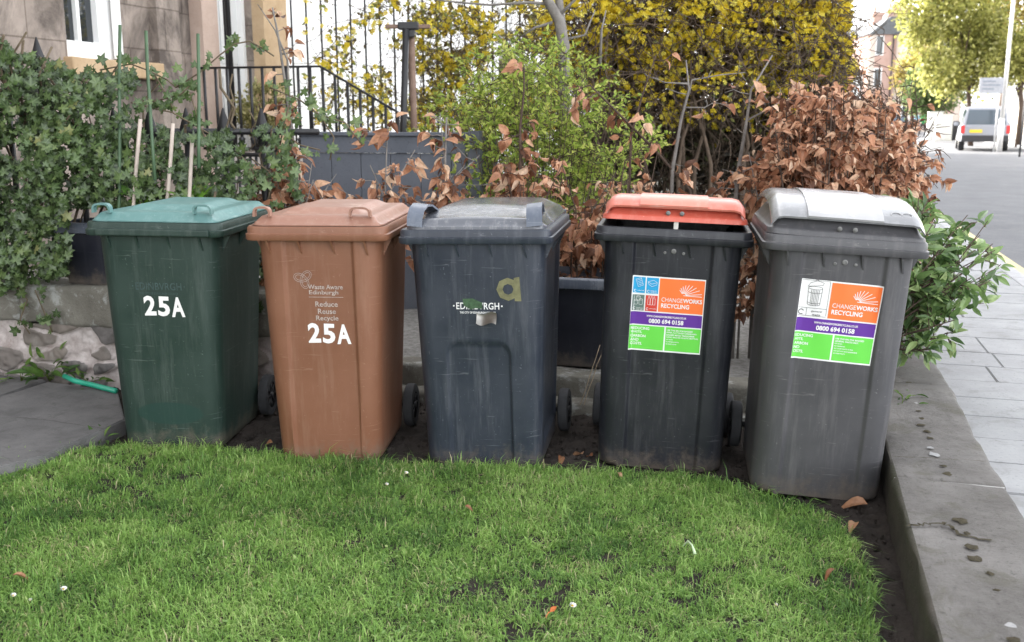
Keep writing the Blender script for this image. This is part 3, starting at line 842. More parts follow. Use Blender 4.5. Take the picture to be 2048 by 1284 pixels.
# ---- brown bin
root = bin_root(1, 'brown wheelie bin with a faded brown lid and white 25A, second from the left')
b = Bin(.291, .216, panel=(.140, .138, .013))
b.body(M['p_brown'], root); b.wheels(root)
heightlid('lid', M['p_brown_lid'], root, .265, .022, .72, dome(.265, .022, .72, .034, .045, (.15, .15, .60), .024), 1.006, [(-.004, .002), (-.004, .004), (.0, .004)])
lid = root.children[-1]
for x0, x1 in ((-.255, -.19), (.135, .215)):
    strap(arcpath((x0, .052, 1.036), (x1, .052, 1.036), (0, 0, .036)), .03, (0, 1, 0), .004).build('handle', M['p_brown_lid'], lid, sharp=60)
M['print_pale'] = simple('print_pale', (.42, .36, .33), .5, var=.25, scale=70)
def knot(b, root, cx, cz, rad, mat):
    """three-looped knot drawn as a double outline"""
    T = np.linspace(0, 2 * math.pi, 120)
    x = np.sin(T) + 1.65 * np.sin(2 * T); z = np.cos(T) - 1.65 * np.cos(2 * T)
    P = np.stack([x, z], -1) / 2.7 * rad; c, s_ = math.cos(.25), math.sin(.25); P = P @ np.array([[c, s_], [-s_, c]])
    d = np.gradient(P, axis=0); nn = np.stack([-d[:, 1], d[:, 0]], -1); nn /= np.linalg.norm(nn, axis=1)[:, None]
    m = MB()
    for o_ in (-.0035, .0035):
        A = P + nn * (o_ - .0007); B2 = P + nn * (o_ + .0007)
        q = np.concatenate([A, B2]); k_ = len(P)
        m.add(b.place(q, cx, cz, .0012), [[i, i + 1, k_ + i + 1, k_ + i] for i in range(k_ - 1)])
    return m.build('knot_emblem', mat, root, recalc=False)
knot(b, root, -.063, .787, .038, M['print_pale'])
o = b.text('slogan', M['print_pale'], root, 'Waste Aware', .025, .754, .142, .019, .012)
b.text('slogan', M['print_pale'], root, 'Edinburgh', .017, .729, .120, .022, .012)
m = MB(); m.add(b.place([(-.045, .711), (.097, .711), (.097, .7128), (-.045, .7128)], 0, 0, .0012), [[0, 1, 2, 3]]); m.build('slogan_rule', M['print_pale'], root, recalc=False)
for tx, zz, ww in (('Reduce', .683, .092), ('Reuse', .653, .074), ('Recycle', .622, .092)):
    b.text('slogan', M['print_pale'], root, tx, .026, zz, ww, .0215 if tx != 'Recycle' else .026, .012)
digits(b, root, .030, .562, .083)

# ---- slate blue bin
root = bin_root(2, 'slate blue wheelie bin with an arched panel and a torn sticker, middle of the row')
b = Bin(.312, .243, arch=True, side_recess=True)
b.body(M['p_blue'], root); b.wheels(root)
def wavy(x, y):
    e = min(.282 - abs(x), y - .03, .73 - y)
    v = .030 * float(smooth(0, .03, e)) + .030 * float(smooth(.0, .28, y - .05)) * float(smooth(0, .10, .27 - abs(x)))
    return v + .005 * math.cos(x * 11) * float(smooth(0, .06, e))
heightlid('lid', M['p_blue_lid'], root, .282, .03, .73, wavy, 1.012, [(-.002, .003), (-.012, .004), (-.010, -.004)])
lid = root.children[-1]
for sg in (-1, 1):
    x = sg * .240
    pth = [(x, .024, 1.012), (x, .030, 1.045), (x - sg * .004, .055, 1.078), (x - sg * .008, .10, 1.092), (x - sg * .012, .16, 1.088), (x - sg * .018, .22, 1.066), (x - sg * .02, .26, 1.045)]
    strap(pth, .062, (1, .0, .12 * sg), .004).build('handle', M['p_blue_handle'], lid, sharp=60)
council_mark(b, root, M['white_vinyl'], .005, .693, .175)
M['tape_olive'] = simple('tape_olive', (.17, .165, .085), .4, var=.3, scale=40)
M['tape_green'] = simple('tape_green', (.05, .10, .05), .4, var=.4, scale=60)
# letter a made of short pieces of tape
m = MB(); cx, cz, ro, ri = .130, .762, .047, .022
for i in range(8):
    a0, a1 = i * math.pi / 4 + .02, (i + 1) * math.pi / 4 + .03
    q = [(ri * math.cos(a0), ri * math.sin(a0)), (ro * math.cos(a0), ro * math.sin(a0)), (ro * math.cos(a1), ro * math.sin(a1)), (ri * math.cos(a1), ri * math.sin(a1))]
    m.add(b.place(q, cx, cz, .0012 + .0005 * (i % 2)), [[0, 1, 2, 3]])
m.add(b.place([(.026, -.048), (.052, -.048), (.046, .050), (.024, .046)], cx, cz, .002), [[0, 1, 2, 3]])
m.build('tape_letter', M['tape_olive'], root, recalc=False)
m = MB(); m.add(b.place([(-.05, .028), (-.01, .03), (.03, .012), (.028, -.012), (0, -.01), (-.02, -.016), (-.048, .002)], -.005, .694, .0018), [list(range(7))])
m.build('torn_tape', M['tape_green'], root, recalc=False)
uu, vv = np.meshgrid(np.linspace(-.045, .040, 12), np.linspace(-.030, .012, 8))
q = np.stack([uu.ravel(), (vv - uu * .12 + .01 * np.sin(uu * 60)).ravel()], -1)
rel = .022 * np.clip((uu.ravel() + .045) / .085, 0, 1) ** 2 + .02 * np.clip((-vv.ravel() + .012) / .042, 0, 1) ** 2
i_ = np.arange(96).reshape(8, 12)
m = MB(); m.add(b.place(q, .045, .654, .003, 0, rel), [[i_[a, c], i_[a, c + 1], i_[a + 1, c + 1], i_[a + 1, c]] for a in range(7) for c in range(11)], 0, True)
m.build('peeling_tape', M['steel'], root, recalc=False)

# ---- stickers of the two recycling firm's bins
for nm, c in (('orange', (.90, .19, .045)), ('purple', (.115, .03, .29)), ('lime', (.14, .62, .075)), ('sky', (.02, .33, .62)), ('bottle', (.12, .18, .16)), ('scarlet', (.60, .05, .035)), ('ink', (.02, .02, .02))):
    M['ink_' + nm] = simple('sticker_' + nm, c, .35, var=.03, scale=6)
def sticker(b, root, cx, cz, w, h, rot, general):
    def frame(q, off):                                # sticker coordinates (0..w, 0..h) -> bin front
        q = np.asarray(q, float); p = q - np.array([w / 2, h / 2])
        c, s_ = math.cos(rot), math.sin(rot)
        x = cx + p[:, 0] * c - p[:, 1] * s_; z = cz + p[:, 0] * s_ + p[:, 1] * c
        y = b.front(x, z) - off
        k_ = q[:, 0] / w; j_ = q[:, 1] / h
        curl = (.010 * smooth(.93, 1.0, k_) * smooth(.35, .9, j_) if general else .002 * smooth(.95, 1, k_)) + .0008 * np.sin(k_ * 17 + j_ * 5)
        return np.stack([x, y - curl, z], -1)
    def patch(x0, z0, x1, z1, mat, off, name, parent, n=24):
        us, vs = np.meshgrid(np.linspace(x0, x1, n), np.linspace(z0, z1, max(3, n // 2)))
        i = np.arange(us.size).reshape(us.shape)
        m = MB(); m.add(frame(np.stack([us.ravel(), vs.ravel()], -1), off), [[i[a, c], i[a, c + 1], i[a + 1, c + 1], i[a + 1, c]] for a in range(us.shape[0] - 1) for c in range(us.shape[1] - 1)], 0, True)
        return m.build(name, mat, parent, recalc=False)
    def lines(segs, mat, off, name, parent, lw=.0011):
        m = MB()
        for pts in segs:
            for a, c in zip(pts[:-1], pts[1:]):
                a, c = np.array(a, float), np.array(c, float); d = c - a; d /= np.linalg.norm(d) + 1e-9; nn = np.array([-d[1], d[0]]) * lw / 2
                m.add(frame([a - nn, c - nn, c + nn, a + nn], off), [[0, 1, 2, 3]])
        return m.build(name, mat, parent, recalc=False)
    def ell(x, z, rx, rz, a0=0, a1=2 * math.pi, n=20): return [(x + rx * math.cos(a), z + rz * math.sin(a)) for a in np.linspace(a0, a1, n)]
    WH = M['white_vinyl']
    st = patch(0, 0, w, h, WH, .0016, 'sticker', root, 40)
    g_ = .006
    zt, zm = .530 * h, .345 * h; xs_ = .365 * w if not general else .37 * w
    O1, O2 = .0024, .0036
    patch(xs_ + g_ * .5, zt + g_ * .4, w - g_ * .5, h - g_ * .9, M['ink_orange'], O1, 'orange_panel', st)
    patch(.001, zm + g_ * .5, w - g_ * .5, zt - g_ * .4, M['ink_purple'], O1, 'purple_panel', st)
    patch(.001, g_, .485 * w, zm - g_ * .3, M['ink_lime'], O1, 'green_panel', st)
    patch(.485 * w + g_, g_, w - g_ * .5, zm - g_ * .3, M['ink_lime'], O1, 'green_panel', st)
    T = lambda s_, x, z, ww, hh, bold=.02, mat=WH, al='L', o_=O2: b.text('lettering', mat, st, s_, x, z, ww, hh, bold, frame=frame, off=o_, align=al)
    T('CHANGE', xs_ + .05 * w, zt + .175 * h, .29 * w, .055 * h, -.004)
    T('WORKS', xs_ + .345 * w, zt + .175 * h, .26 * w, .055 * h, .026)
    T('RECYCLING', xs_ + .05 * w, zt + .095 * h, .385 * w, .058 * h, .024)
    f0 = (xs_ + .345 * w, zt + .245 * h)
    segs = [[(f0[0] + .25 * w * k_, f0[1] - .004 * h + .0) , f0] for k_ in (1,)]
    for i, a in enumerate(np.linspace(8, 125, 9)):
        L0, L1 = .03 * w, (.25 - .019 * i) * w
        segs.append([(f0[0] + L0 * math.cos(R(a)), f0[1] + L0 * math.sin(R(a))), (f0[0] + L1 * math.cos(R(a)), f0[1] + L1 * math.sin(R(a)) * .95)])
    lines(segs, WH, O2, 'fan_emblem', st, .0022)
    zc = (zm + zt) / 2
    T('WWW.CHANGEWORKSRECYCLING.CO.UK', w * .5, zc + .036 * h, .55 * w, .026 * h, .03, al='C')
    T('0800 694 0158', w * .5, zc - .028 * h, .48 * w, .062 * h, .035, al='C')
    for i, s_ in enumerate(('REDUCING', 'WASTE,', 'CARBON', 'AND', 'COSTS.')):
        if general: s_ = s_[1:]
        V, Fc, dim = text2d(s_, .02)
        T(s_, .020 * w if not general else .004, zm - (.045 + .0515 * i) * h, None, .036 * h, .02)
    ln = ('USE THIS BIN FOR BAGGED', 'PAPER, FLATTENED CARDBOARD,', 'BAGGED MIXED TINS & DRINK', 'CANS, BAGGED PLASTIC BOTTLES.', 'NO GLASS.', 'NO GENERAL WASTE.', 'NO FOOD WASTE.') if not general else \
         ('USE THIS BIN FOR BAGGED', 'GENERAL WASTE ONLY.', 'NO GLASS.', 'NO CARDBOARD.', 'NO LOOSE WASTE IN BINS.', 'DO NOT PUT BAGS BESIDE BINS.', 'NO FOOD WASTE.')
    for i, s_ in enumerate(ln):
        big = i < (4 if not general else 2)
        T(s_, .52 * w, zm - (.045 + .031 * i) * h, min(.44 * w, (.0155 if big else .0105) * w * len(s_)), (.021 if big else .014) * h, .025)
    if not general:
        cw, chh = xs_ / 2, (h - zt) / 2
        for a, (nm, col) in enumerate((('sky', 0), ('sky', 1), ('bottle', 2), ('scarlet', 3))):
            x0 = .004 + (a % 2) * cw; z0 = zt + (1 - a // 2) * chh
            patch(x0, z0 + .002, x0 + cw - .005, z0 + chh - .0055, M['ink_' + nm], O1, 'icon_panel', st, 8)
            X_, Z_ = x0 + cw * .45, z0 + chh * .62
            if a == 0: sg = [[(X_ - .014, Z_ + .012), (X_ + .006, Z_ + .020), (X_ + .016, Z_ - .010), (X_ - .003, Z_ - .018), (X_ - .014, Z_ + .012)]] + [[(X_ - .010 + .003 * i, Z_ + .008 - .006 * i), (X_ + .007 + .003 * i, Z_ + .015 - .006 * i)] for i in range(4)]
            elif a == 1: sg = [[(X_ - .018, Z_ + .005), (X_ + .004, Z_ + .012), (X_ + .018, Z_ + .003), (X_ - .004, Z_ - .004), (X_ - .018, Z_ + .005)], [(X_ - .018, Z_ + .005), (X_ - .014, Z_ - .006), (X_ - .002, Z_ - .014), (X_ + .016, Z_ - .006), (X_ + .018, Z_ + .003)]]
            elif a == 2: sg = [q for cxx, czz, sc_ in ((-.009, -.008, 1), (0, .008, 1), (.010, -.006, 1.3)) for q in (ell(X_ + cxx, Z_ + czz + .007 * sc_, .007, .003), ell(X_ + cxx, Z_ + czz - .007 * sc_, .007, .003, math.pi), [(X_ + cxx - .007, Z_ + czz + .007 * sc_), (X_ + cxx - .007, Z_ + czz - .007 * sc_)], [(X_ + cxx + .007, Z_ + czz + .007 * sc_), (X_ + cxx + .007, Z_ + czz - .007 * sc_)])]
            else: sg = [q for cxx in (-.010, 0, .010) for q in ([(X_ + cxx - .0045, Z_ - .016), (X_ + cxx - .0045, Z_ + .006), (X_ + cxx - .002, Z_ + .013), (X_ + cxx - .002, Z_ + .018), (X_ + cxx + .002, Z_ + .018), (X_ + cxx + .002, Z_ + .013), (X_ + cxx + .0045, Z_ + .006), (X_ + cxx + .0045, Z_ - .016), (X_ + cxx - .0045, Z_ - .016)],)]
            lines(sg, WH, O2, 'icon', st)
            lines([ell(x0 + .009, z0 + .011, .0045, .0045, .6, 5.6)], WH, O2, 'arrow_icon', st, .0018)
            tx = (('card', None), ('paper', 'cardboard'), ('food tins', 'drink cans'), ('plastic bottles', None))[a]
            for i, s_ in enumerate(tx):
                if s_: T(s_, x0 + cw * .34, z0 + .0125 - .006 * i, cw * .48, .0045, .01)
    else:
        X_, Z_ = xs_ * .50, zt + .30 * h
        sg = [ell(X_, Z_ - .040, .022, .006, math.pi, 2 * math.pi), ell(X_, Z_ + .020, .025, .006), [(X_ - .022, Z_ - .04), (X_ - .025, Z_ + .02)], [(X_ + .022, Z_ - .04), (X_ + .025, Z_ + .02)],
              [(X_ - .028, Z_ + .024), (X_ - .020, Z_ + .038), (X_ + .004, Z_ + .047), (X_ + .027, Z_ + .041), (X_ + .024, Z_ + .032), (X_ - .028, Z_ + .024)], ell(X_ + .002, Z_ + .047, .006, .004, 0, math.pi), ell(X_, Z_ + .006, .0245, .006, math.pi, 2 * math.pi), ell(X_, Z_ - .032, .0225, .006, math.pi, 2 * math.pi)]
        sg += [[(X_ + k_ * .02, Z_ - .045), (X_ + k_ * .022, Z_ + .014)] for k_ in (-.6, -.35, -.1, .15, .4, .65)]
        sg += [[(.002, zt + .118 * h), (xs_ - .004, zt + .118 * h)], [(xs_ - .004, zt + .01), (xs_ - .004, h - .003)], [(.002, h - .003), (xs_ - .004, h - .003)], [(.002, zt + .006), (xs_ - .004, zt + .006)], [(xs_ * .3, zt + .006), (xs_ * .3, zt + .118 * h)]]
        lines(sg, M['ink_ink'], O2, 'bin_drawing', st, .0012)
        lines([ell(.013, zt + .062 * h, .009, .009, .5, 5.4)], M['ink_ink'], O2, 'arrow_icon', st, .003)
        T('general', xs_ * .64, zt + .078 * h, xs_ * .36, .030 * h, .005, M['ink_ink'], 'C'); T('waste', xs_ * .64, zt + .036 * h, xs_ * .28, .024 * h, .005, M['ink_ink'], 'C')
    return st

def visor_lid(b, root, mat, mat2, w, lift, twist=0., matv=None, prof=None, y1=.72, plate=(-.135, .125), lip=0.):
    """lid with an overhanging rolled front visor and a raised centre plate, hinged at the back"""
    Mx = Matrix.Translation((0, .70, 1.006)) @ Matrix.Rotation(R(twist), 4, 'Y') @ Matrix.Rotation(-lift, 4, 'X') @ Matrix.Translation((0, -.70, -1.006))
    def hf(x, y):
        e = min(w - abs(x), y1 - y)
        return .046 * float(smooth(0, .05, y - .03)) * float(smooth(0, .045, e)) + lip * float(smooth(.05, .12, y)) * float(smooth(0.02, .10, e))
    lid = heightlid('lid', mat, root, w, .030, y1, hf, 1.006, [(-.006, .004), (-.020, .006), (-.018, .0)], M4=Mx, r=.04)
    def piece(name, x0, x1, off, fwd, m_, ends):
        m = MB(); rings = []
        for i in range(26):
            k_ = i / 25; x = x0 + (x1 - x0) * k_
            e = min(x - x0, x1 - x); dr = (.030 * (1 - min(1, e / .035)) ** 2) if ends else 0
            o_ = [(x, y - (fwd if y < .1 else 0), z + off + .004 * math.cos(x * 3.2) - dr) for y, z in prof]
            ring = o_ + [(x, y + .004, z - .007) for _, y, z in o_[::-1]]
            rings.append([np.array(Mx @ Vector(q)) for q in ring])
        m.rings(rings, cap0=True, cap1=True)
        return m.build(name, m_, lid, sharp=45)
    piece('visor', -w + .010, w - .010, 0, 0, matv or mat, True)
    piece('visor_plate', plate[0], plate[1], .006, .005, mat2, False)
    for x in (-.025, .028):
        m = MB(); c = np.array([x, .034, 1.018]); rs = [[np.array(Mx @ Vector(c + np.array([q * math.cos(a), dy, q * math.sin(a)]))) for a in np.linspace(0, 2 * math.pi, 12, endpoint=False)] for q, dy in ((.009, .0), (.009, -.004), (.004, -.005), (.004, -.008))]
        m.rings(rs, cap1=True, smooth=False)
        m.build('bolt', M['bolt_dull'], lid)
    return lid, Mx
PROF_RED = [(.36, 1.076), (.26, 1.080), (.16, 1.080), (.09, 1.076), (.05, 1.067), (.028, 1.054), (.016, 1.038)]
PROF_GREY = [(.66, 1.112), (.54, 1.122), (.40, 1.125), (.28, 1.119), (.18, 1.106), (.10, 1.086), (.05, 1.066), (.022, 1.048)]
M['p_red_light'] = plastic('bleached_red_plastic', (.68, .22, .16), .34, (.82, .55, .48), .3)
M['p_red_mid'] = plastic('faded_red_visor', (.62, .17, .12), .34, (.80, .48, .42), .3)
M['p_silver_light'] = plastic('pale_plastic', (.37, .37, .375), .2, (.6, .6, .6), .3)  # paler still: sky reflection on the centre plate put into the colour

# ---- black bin with the red lid
root = bin_root(3, 'black wheelie bin with a red lid propped ajar and a bright recycling sticker')
b = Bin(.308, .254, panel=(.142, .150, .014))
b.body(M['p_black'], root); b.wheels(root)
visor_lid(b, root, M['p_red'], M['p_red_light'], .277, R(3.6), prof=PROF_RED, matv=M['p_red_mid'])
m = MB(); m.box((-.001, .030, .985), (.017, .036, 1.045), bev=.001); m.build('latch_tab', simple('latch_tab', (.62, .60, .55), .5), root)
def top_bolts(b, root):
    for x, z, q in ((-.028, .905, .006), (.006, .912, .010), (.044, .905, .006)):
        y = float(b.front(x, z)); c = np.array([x, y, z]); m = MB()
        m.rings([[c + np.array([r_ * math.cos(a), dy, r_ * math.sin(a)]) for a in np.linspace(0, 2 * math.pi, 12, endpoint=False)] for r_, dy in ((q, .001), (q, -.003), (q * .6, -.004), (q * .55, -.001))], cap1=True, smooth=False)
        m.build('bolt', M['bolt_dull'], root)
top_bolts(b, root)
sticker(b, root, -.006, .655, .285, .305, R(-.6), False)

# ---- grey bin at the end
root = bin_root(4, 'grey wheelie bin with a silver lid leaning at the right end beside the wall')
b = Bin(.290, .240, panel=(.138, .142, .010))
b.body(M['p_grey'], root); b.wheels(root)
lid, Mx = visor_lid(b, root, M['p_grey'], M['p_silver_light'], .275, R(1.0), .9, M['p_silver'], PROF_GREY, plate=(-.14, .12), lip=.040)
m = MB()
for dz in (0, .006):
    V, Fc, dim = text2d('OO' if dz else 'recycler', .01)
    V2 = np.stack([.155 + V[:, 0] * .062, .012 - V[:, 1] * .0], -1)
m = MB(); T_ = np.linspace(0, 2 * math.pi, 24)
for cx_ in (.168, .206):
    for rr in (.017,):
        P = [np.array(Mx @ Vector((cx_ + rr * math.cos(a), .075 + .012 * math.sin(a), 1.080 + .0065 * math.sin(a)))) for a in T_]
        m.tube(P, .0016, 5)
m.build('lid_emblem', M['p_silver_light'], lid)
top_bolts(b, root)
sticker(b, root, .001, .690, .284, .300, R(-1.8), True)

# ================================================================== HOUSES ON THE LEFT
S0 = -6.5                                              # the house fronts stand on this line, facing the road
def fac(u, v, s0=S0):
    """point of the house front seen at a pixel: distance along the road, height"""
    r = ray(u, v); k = s0 / (r @ Nv); p = np.array([0, 0, CH]) + k * r
    return p @ Rv, p[2]
n_ = NT('house_stone')
c = n_.ramp(n_.noise(1.4, 8, .65), [(.3, (.20, .165, .14)), (.55, (.34, .285, .245)), (.75, (.46, .39, .33))])
c = n_.mix(c, (.075, .062, .055), n_.ramp(n_.noise(1, 8, .75, n_.coord((1.7, 1.7, 1.0)), .8), [(.44, (0, 0, 0)), (.62, (.85,) * 3)]))
br = n_.n('ShaderNodeTexBrick'); br.inputs['Scale'].default_value = 1; br.inputs['Mortar Size'].default_value = .008
br.inputs['Brick Width'].default_value = .95; br.inputs['Row Height'].default_value = .42
br.inputs['Color1'].default_value = (1, 1, 1, 1); br.inputs['Color2'].default_value = (.8, .8, .8, 1); br.inputs['Mortar'].default_value = (.45, .43, .42, 1)
tc = n_.n('ShaderNodeTexCoord'); sp = n_.n('ShaderNodeSeparateXYZ'); cb = n_.n('ShaderNodeCombineXYZ')
n_.l(tc.outputs['Object'], sp.inputs[0]); n_.l(sp.outputs['Y'], cb.inputs['X']); n_.l(sp.outputs['Z'], cb.inputs['Y']); n_.l(cb.outputs[0], br.inputs['Vector'])
n_.base(n_.mix(c, br.outputs['Color'], .8, 'MULTIPLY')); n_.set(Roughness=.9, Specular_IOR_Level=.2); n_.bump(n_.noise(14, 8, .7), .4, .02)
M['house_stone'] = n_.m
M['pink_stone'] = stonemat('pink_stone', (.36, .27, .22), (.50, .39, .33), 2, bump=.2)
M['ochre_stone'] = stonemat('ochre_stone', (.36, .25, .14), (.50, .37, .24), 3, bump=.2)
M['pale_stone'] = stonemat('pale_stone', (.42, .38, .35), (.55, .50, .46), 2.5, bump=.25, lichen=(.25, .2, .18), lk=.4)
M['slate'] = stonemat('slate', (.08, .085, .09), (.15, .155, .16), 5)
M['glass'] = glassmat('glass')
M['curtain'] = simple('curtain', (.20, .24, .32), .8)
M['door_paint'] = simple('door_paint', (.62, .63, .63), .35, var=.03, scale=3)

house = thing('stone_house', 'weathered stone house with a white framed window and a pale front door', 'house', (0, 0, 0), (0, 0, -RD))
ta, za = fac(134, 90); tb, _ = fac(243, 110); zsill = fac(190, 118)[1]; zh = 4.3
tp0 = fac(300, 80)[0]; tp1 = fac(345, 80)[0]; td0 = fac(380, 60)[0]; td1 = fac(412, 60)[0]; td2 = fac(505, 60)[0]; tend = fac(552, 60)[0]
HB = -16.
def wallbox(y0, y1, z0, z1, name='wall', mat='house_stone', x0=None, x1=S0, par=house):
    m = MB(); m.box((S0 - .35 if x0 is None else x0, y0, z0), (x1, y1, z1)); return m.build(name, M[mat], par)
wallbox(-14, ta, -.2, 13); wallbox(ta, tb, -.2, zsill - .16); wallbox(ta, tb, zh, 13); wallbox(tb, td1, -.2, 13)
wallbox(td1, td2, -.2, 1.0); wallbox(td1, td2, 3.6, 13); wallbox(td2, tend, -.2, 13)
wallbox(-14, tend, -.2, 13, x0=HB, x1=S0 - 5)
wallbox(tend - .35, tend - .002, -.2, 13, x0=S0 - 5, x1=S0 - .352)
m = MB(); m.prism([(S0 + .3, 13.0), (HB - .3, 13.0), ((S0 + HB) / 2, 16.2)], -14.3, tend, 1); m.build('roof', M['slate'], house)
# window
w_ = MB(); zs0 = zsill + .0
for (y0, y1, z0, z1) in ((ta + .01, ta + .10, zs0, zh), (tb - .22, tb - .01, zs0, zh), (ta + .10, tb - .22, zs0, zs0 + .16), (ta + .10, tb - .22, 3.2, 3.28)):
    w_.box((S0 - .18, y0, z0), (S0 - .08, y1, z1))
ym = ta + (tb - ta) * .40
w_.box((S0 - .17, ym - .022, zs0 + .16), (S0 - .10, ym + .022, zh))
win = w_.build('window', M['white_paint'], house)
m = MB(); m.box((S0 - .150, ta + .10, zs0 + .16), (S0 - .145, tb - .22, zh)); m.build('pane', M['glass'], win)
m = MB(); m.box((S0 - .40, ym + .01, zs0), (S0 - .38, ym + .22, zh)); m.build('curtain', M['curtain'], win)
m = MB(); m.box((S0 - .04, tb - .06, zs0 + .02), (S0 - .002 + .004, tb + .03, zh)); m.build('shutter_trim', M['white_paint'], win)
m = MB(); m.bm(roughblock((S0 - .3, ta - .06, zsill - .158), (S0 + .10, tb + .55, zsill - .002), .2, .01, 33, .01)); m.build('sill', M['ochre_stone'], house)
# pilasters and door
m = MB(); m.box((S0, tp0, -.2), (S0 + .10, tp1, 13)); m.build('pilaster', M['house_stone'], house)
m = MB(); m.box((S0, td0, -.2), (S0 + .16, td1, 4.2)); m.build('pilaster', M['pink_stone'], house)
m = MB(); m.box((S0, td2, -.2), (S0 + .16, tend, 4.2)); m.build('pilaster', M['ochre_stone'], house)
d_ = MB(); d_.box((S0 - .25, td1, 1.0), (S0 - .19, td2, 3.6))
for k_ in (0, 1):
    y0 = td1 + .08 + k_ * (td2 - td1) * .5; y1 = y0 + (td2 - td1) * .5 - .13
    for z0, z1 in ((1.2, 1.9), (2.05, 3.4)):
        d_.box((S0 - .188, y0, z0), (S0 - .178, y1, z1), bev=.004)
d_.build('door', M['door_paint'], house)
m = MB(); m.box((S0 - .19, td2 - .06, 1.0), (S0 - .10, td2 - .002, 3.6)); m.box((S0 - .19, td1 + .002, 1.0), (S0 - .10, td1 + .05, 3.6)); m.build('door_frame', M['white_paint'], house)
m = MB(); m.tube([(S0 + .22, td1 + .12, -.1), (S0 + .22, td1 + .12, 8)], .03, 8); m.tube([(S0 + .22, td1 + .04, -.1), (S0 + .22, td1 + .04, 8)], .014, 6); m.build('drainpipe', M['black_iron'], house)
# door steps
st_ = thing('door_steps', 'pale stone steps rising to the front door behind the iron railing', 'steps', (0, 0, 0), (0, 0, -RD))
yl0, yl1 = td1 - .25, td2 + .35
m = MB(); m.box((S0 + .17, yl0, -.1), (S0 + 1.25, yl1, 1.0)); m.build('landing', M['pale_stone'], st_)
for i in range(5):
    m = MB(); m.box((S0 + 1.252 + .28 * i, yl0, -.1), (S0 + 1.53 + .28 * i - .002, yl1, .83 - .17 * i), bev=.01); m.build('step', M['pale_stone'], st_)
# white neighbour
M['white_wall'] = stonemat('white_wall', (.74, .74, .73), (.84, .84, .83), 2, bump=.1)
nh = thing('white_house', 'white painted house wall rising behind the yellow jasmine', 'house', (0, 0, 0), (0, 0, -RD))
m = MB(); m.box((HB, tend + .002, -.2), (S0 + .02, 40.5, 12)); m.build('wall', M['white_wall'], nh)
for k_ in range(26):
    m = MB()
m = MB(); m.prism([(S0 + .3, 12.0), (HB - .3, 12.0), ((S0 + HB) / 2, 15)], tend + .002, 40.7, 1); m.build('roof', M['slate'], nh)
for t0 in (22, 27, 32, 37):
    m = MB(); m.box((S0 + .021, t0, 1.6), (S0 + .06, t0 + 1.3, 3.9)); w2 = m.build('window', M['white_paint'], nh)
    m = MB(); m.box((S0 + .061, t0 + .1, 1.7), (S0 + .068, t0 + 1.2, 3.8)); m.build('pane', M['glass'], w2)
oh = thing('sandstone_house', 'tall sandstone house farther along the street beyond the yellow hedge', 'house', (0, 0, 0), (0, 0, -RD))
m = MB(); m.box((HB, 44, -.2), (S0, 51, 11)); m.build('wall', M['pale_stone'], oh)
m = MB(); m.prism([(S0 + .3, 11.0), (HB - .3, 11.0), ((S0 + HB) / 2, 14)], 43.7, 51.3, 1); m.build('roof', M['slate'], oh)

# iron railings beside the steps ---------------------------------------
rl = thing('step_railing', 'black iron handrail with upright bars sloping down beside the door steps', 'railing', (0, 0, 0), (0, 0, -RD))
ty = yl0 - .08
def rail_pt(u, v):
    r = ray(u, v); k_ = ty / (r @ Rv); p = np.array([0, 0, CH]) + k_ * r
    return p @ Nv, p[2]
sa, zr = rail_pt(398, 133); sb, _ = rail_pt(640, 136); sc2, zr2 = rail_pt(812, 234); zb = rail_pt(500, 297)[1]
zr = (zr + rail_pt(640, 136)[1]) / 2
m = MB(); m.tube([(sa, ty, zr), (sb, ty, zr), (sc2, ty, zr2), (sc2 + .06, ty, zr2 - .02)], .014, 6); m.build('handrail', M['black_iron'], rl)
m = MB(); m.tube([(sa, ty, zb), (sb, ty, zb)], .016, 6); m.tube([(sb, ty, zb), (sc2, ty, zb - (zr - zr2))], .016, 6); m.build('base_rail', M['black_iron'], rl)
nb = 17
for i in range(nb):
    s_ = sa + (sc2 - sa) * (i + .4) / nb
    drop = max(0, (s_ - sb) / (sc2 - sb)) * (zr - zr2)
    m = MB(); m.tube([(s_, ty, zb - drop - (0 if s_ < sb else .0)), (s_, ty, zr - drop)], .0165, 6)
    if s_ < sb:
        m.rings([[(s_ + q * math.cos(a), ty + q * math.sin(a), zb + h) for a in np.linspace(0, 2 * math.pi, 8, endpoint=False)] for q, h in ((.017, .05), (.036, .065), (.03, .085), (.042, .105), (.017, .13))])
    m.build('bar', M['black_iron'], rl)
# low gate of close bars in front of the grey fence's left end
gt = thing('iron_gate', 'low black iron gate of close upright bars left of the grey fence', 'gate')
p0, p1 = aty(425, 300, 7.3), aty(602, 300, 7.0)
def on(k_, z): q = p0 + (p1 - p0) * k_; return (q[0], q[1], z)
for z_ in (1.16, .25):
    m = MB(); m.tube([on(0, z_), on(1, z_)], .016, 6); m.build('rail', M['black_iron'], gt)
for i in range(15):
    m = MB(); m.tube([on((i + .5) / 15, .12), on((i + .5) / 15, 1.16)], .011, 6); m.build('bar', M['black_iron'], gt)

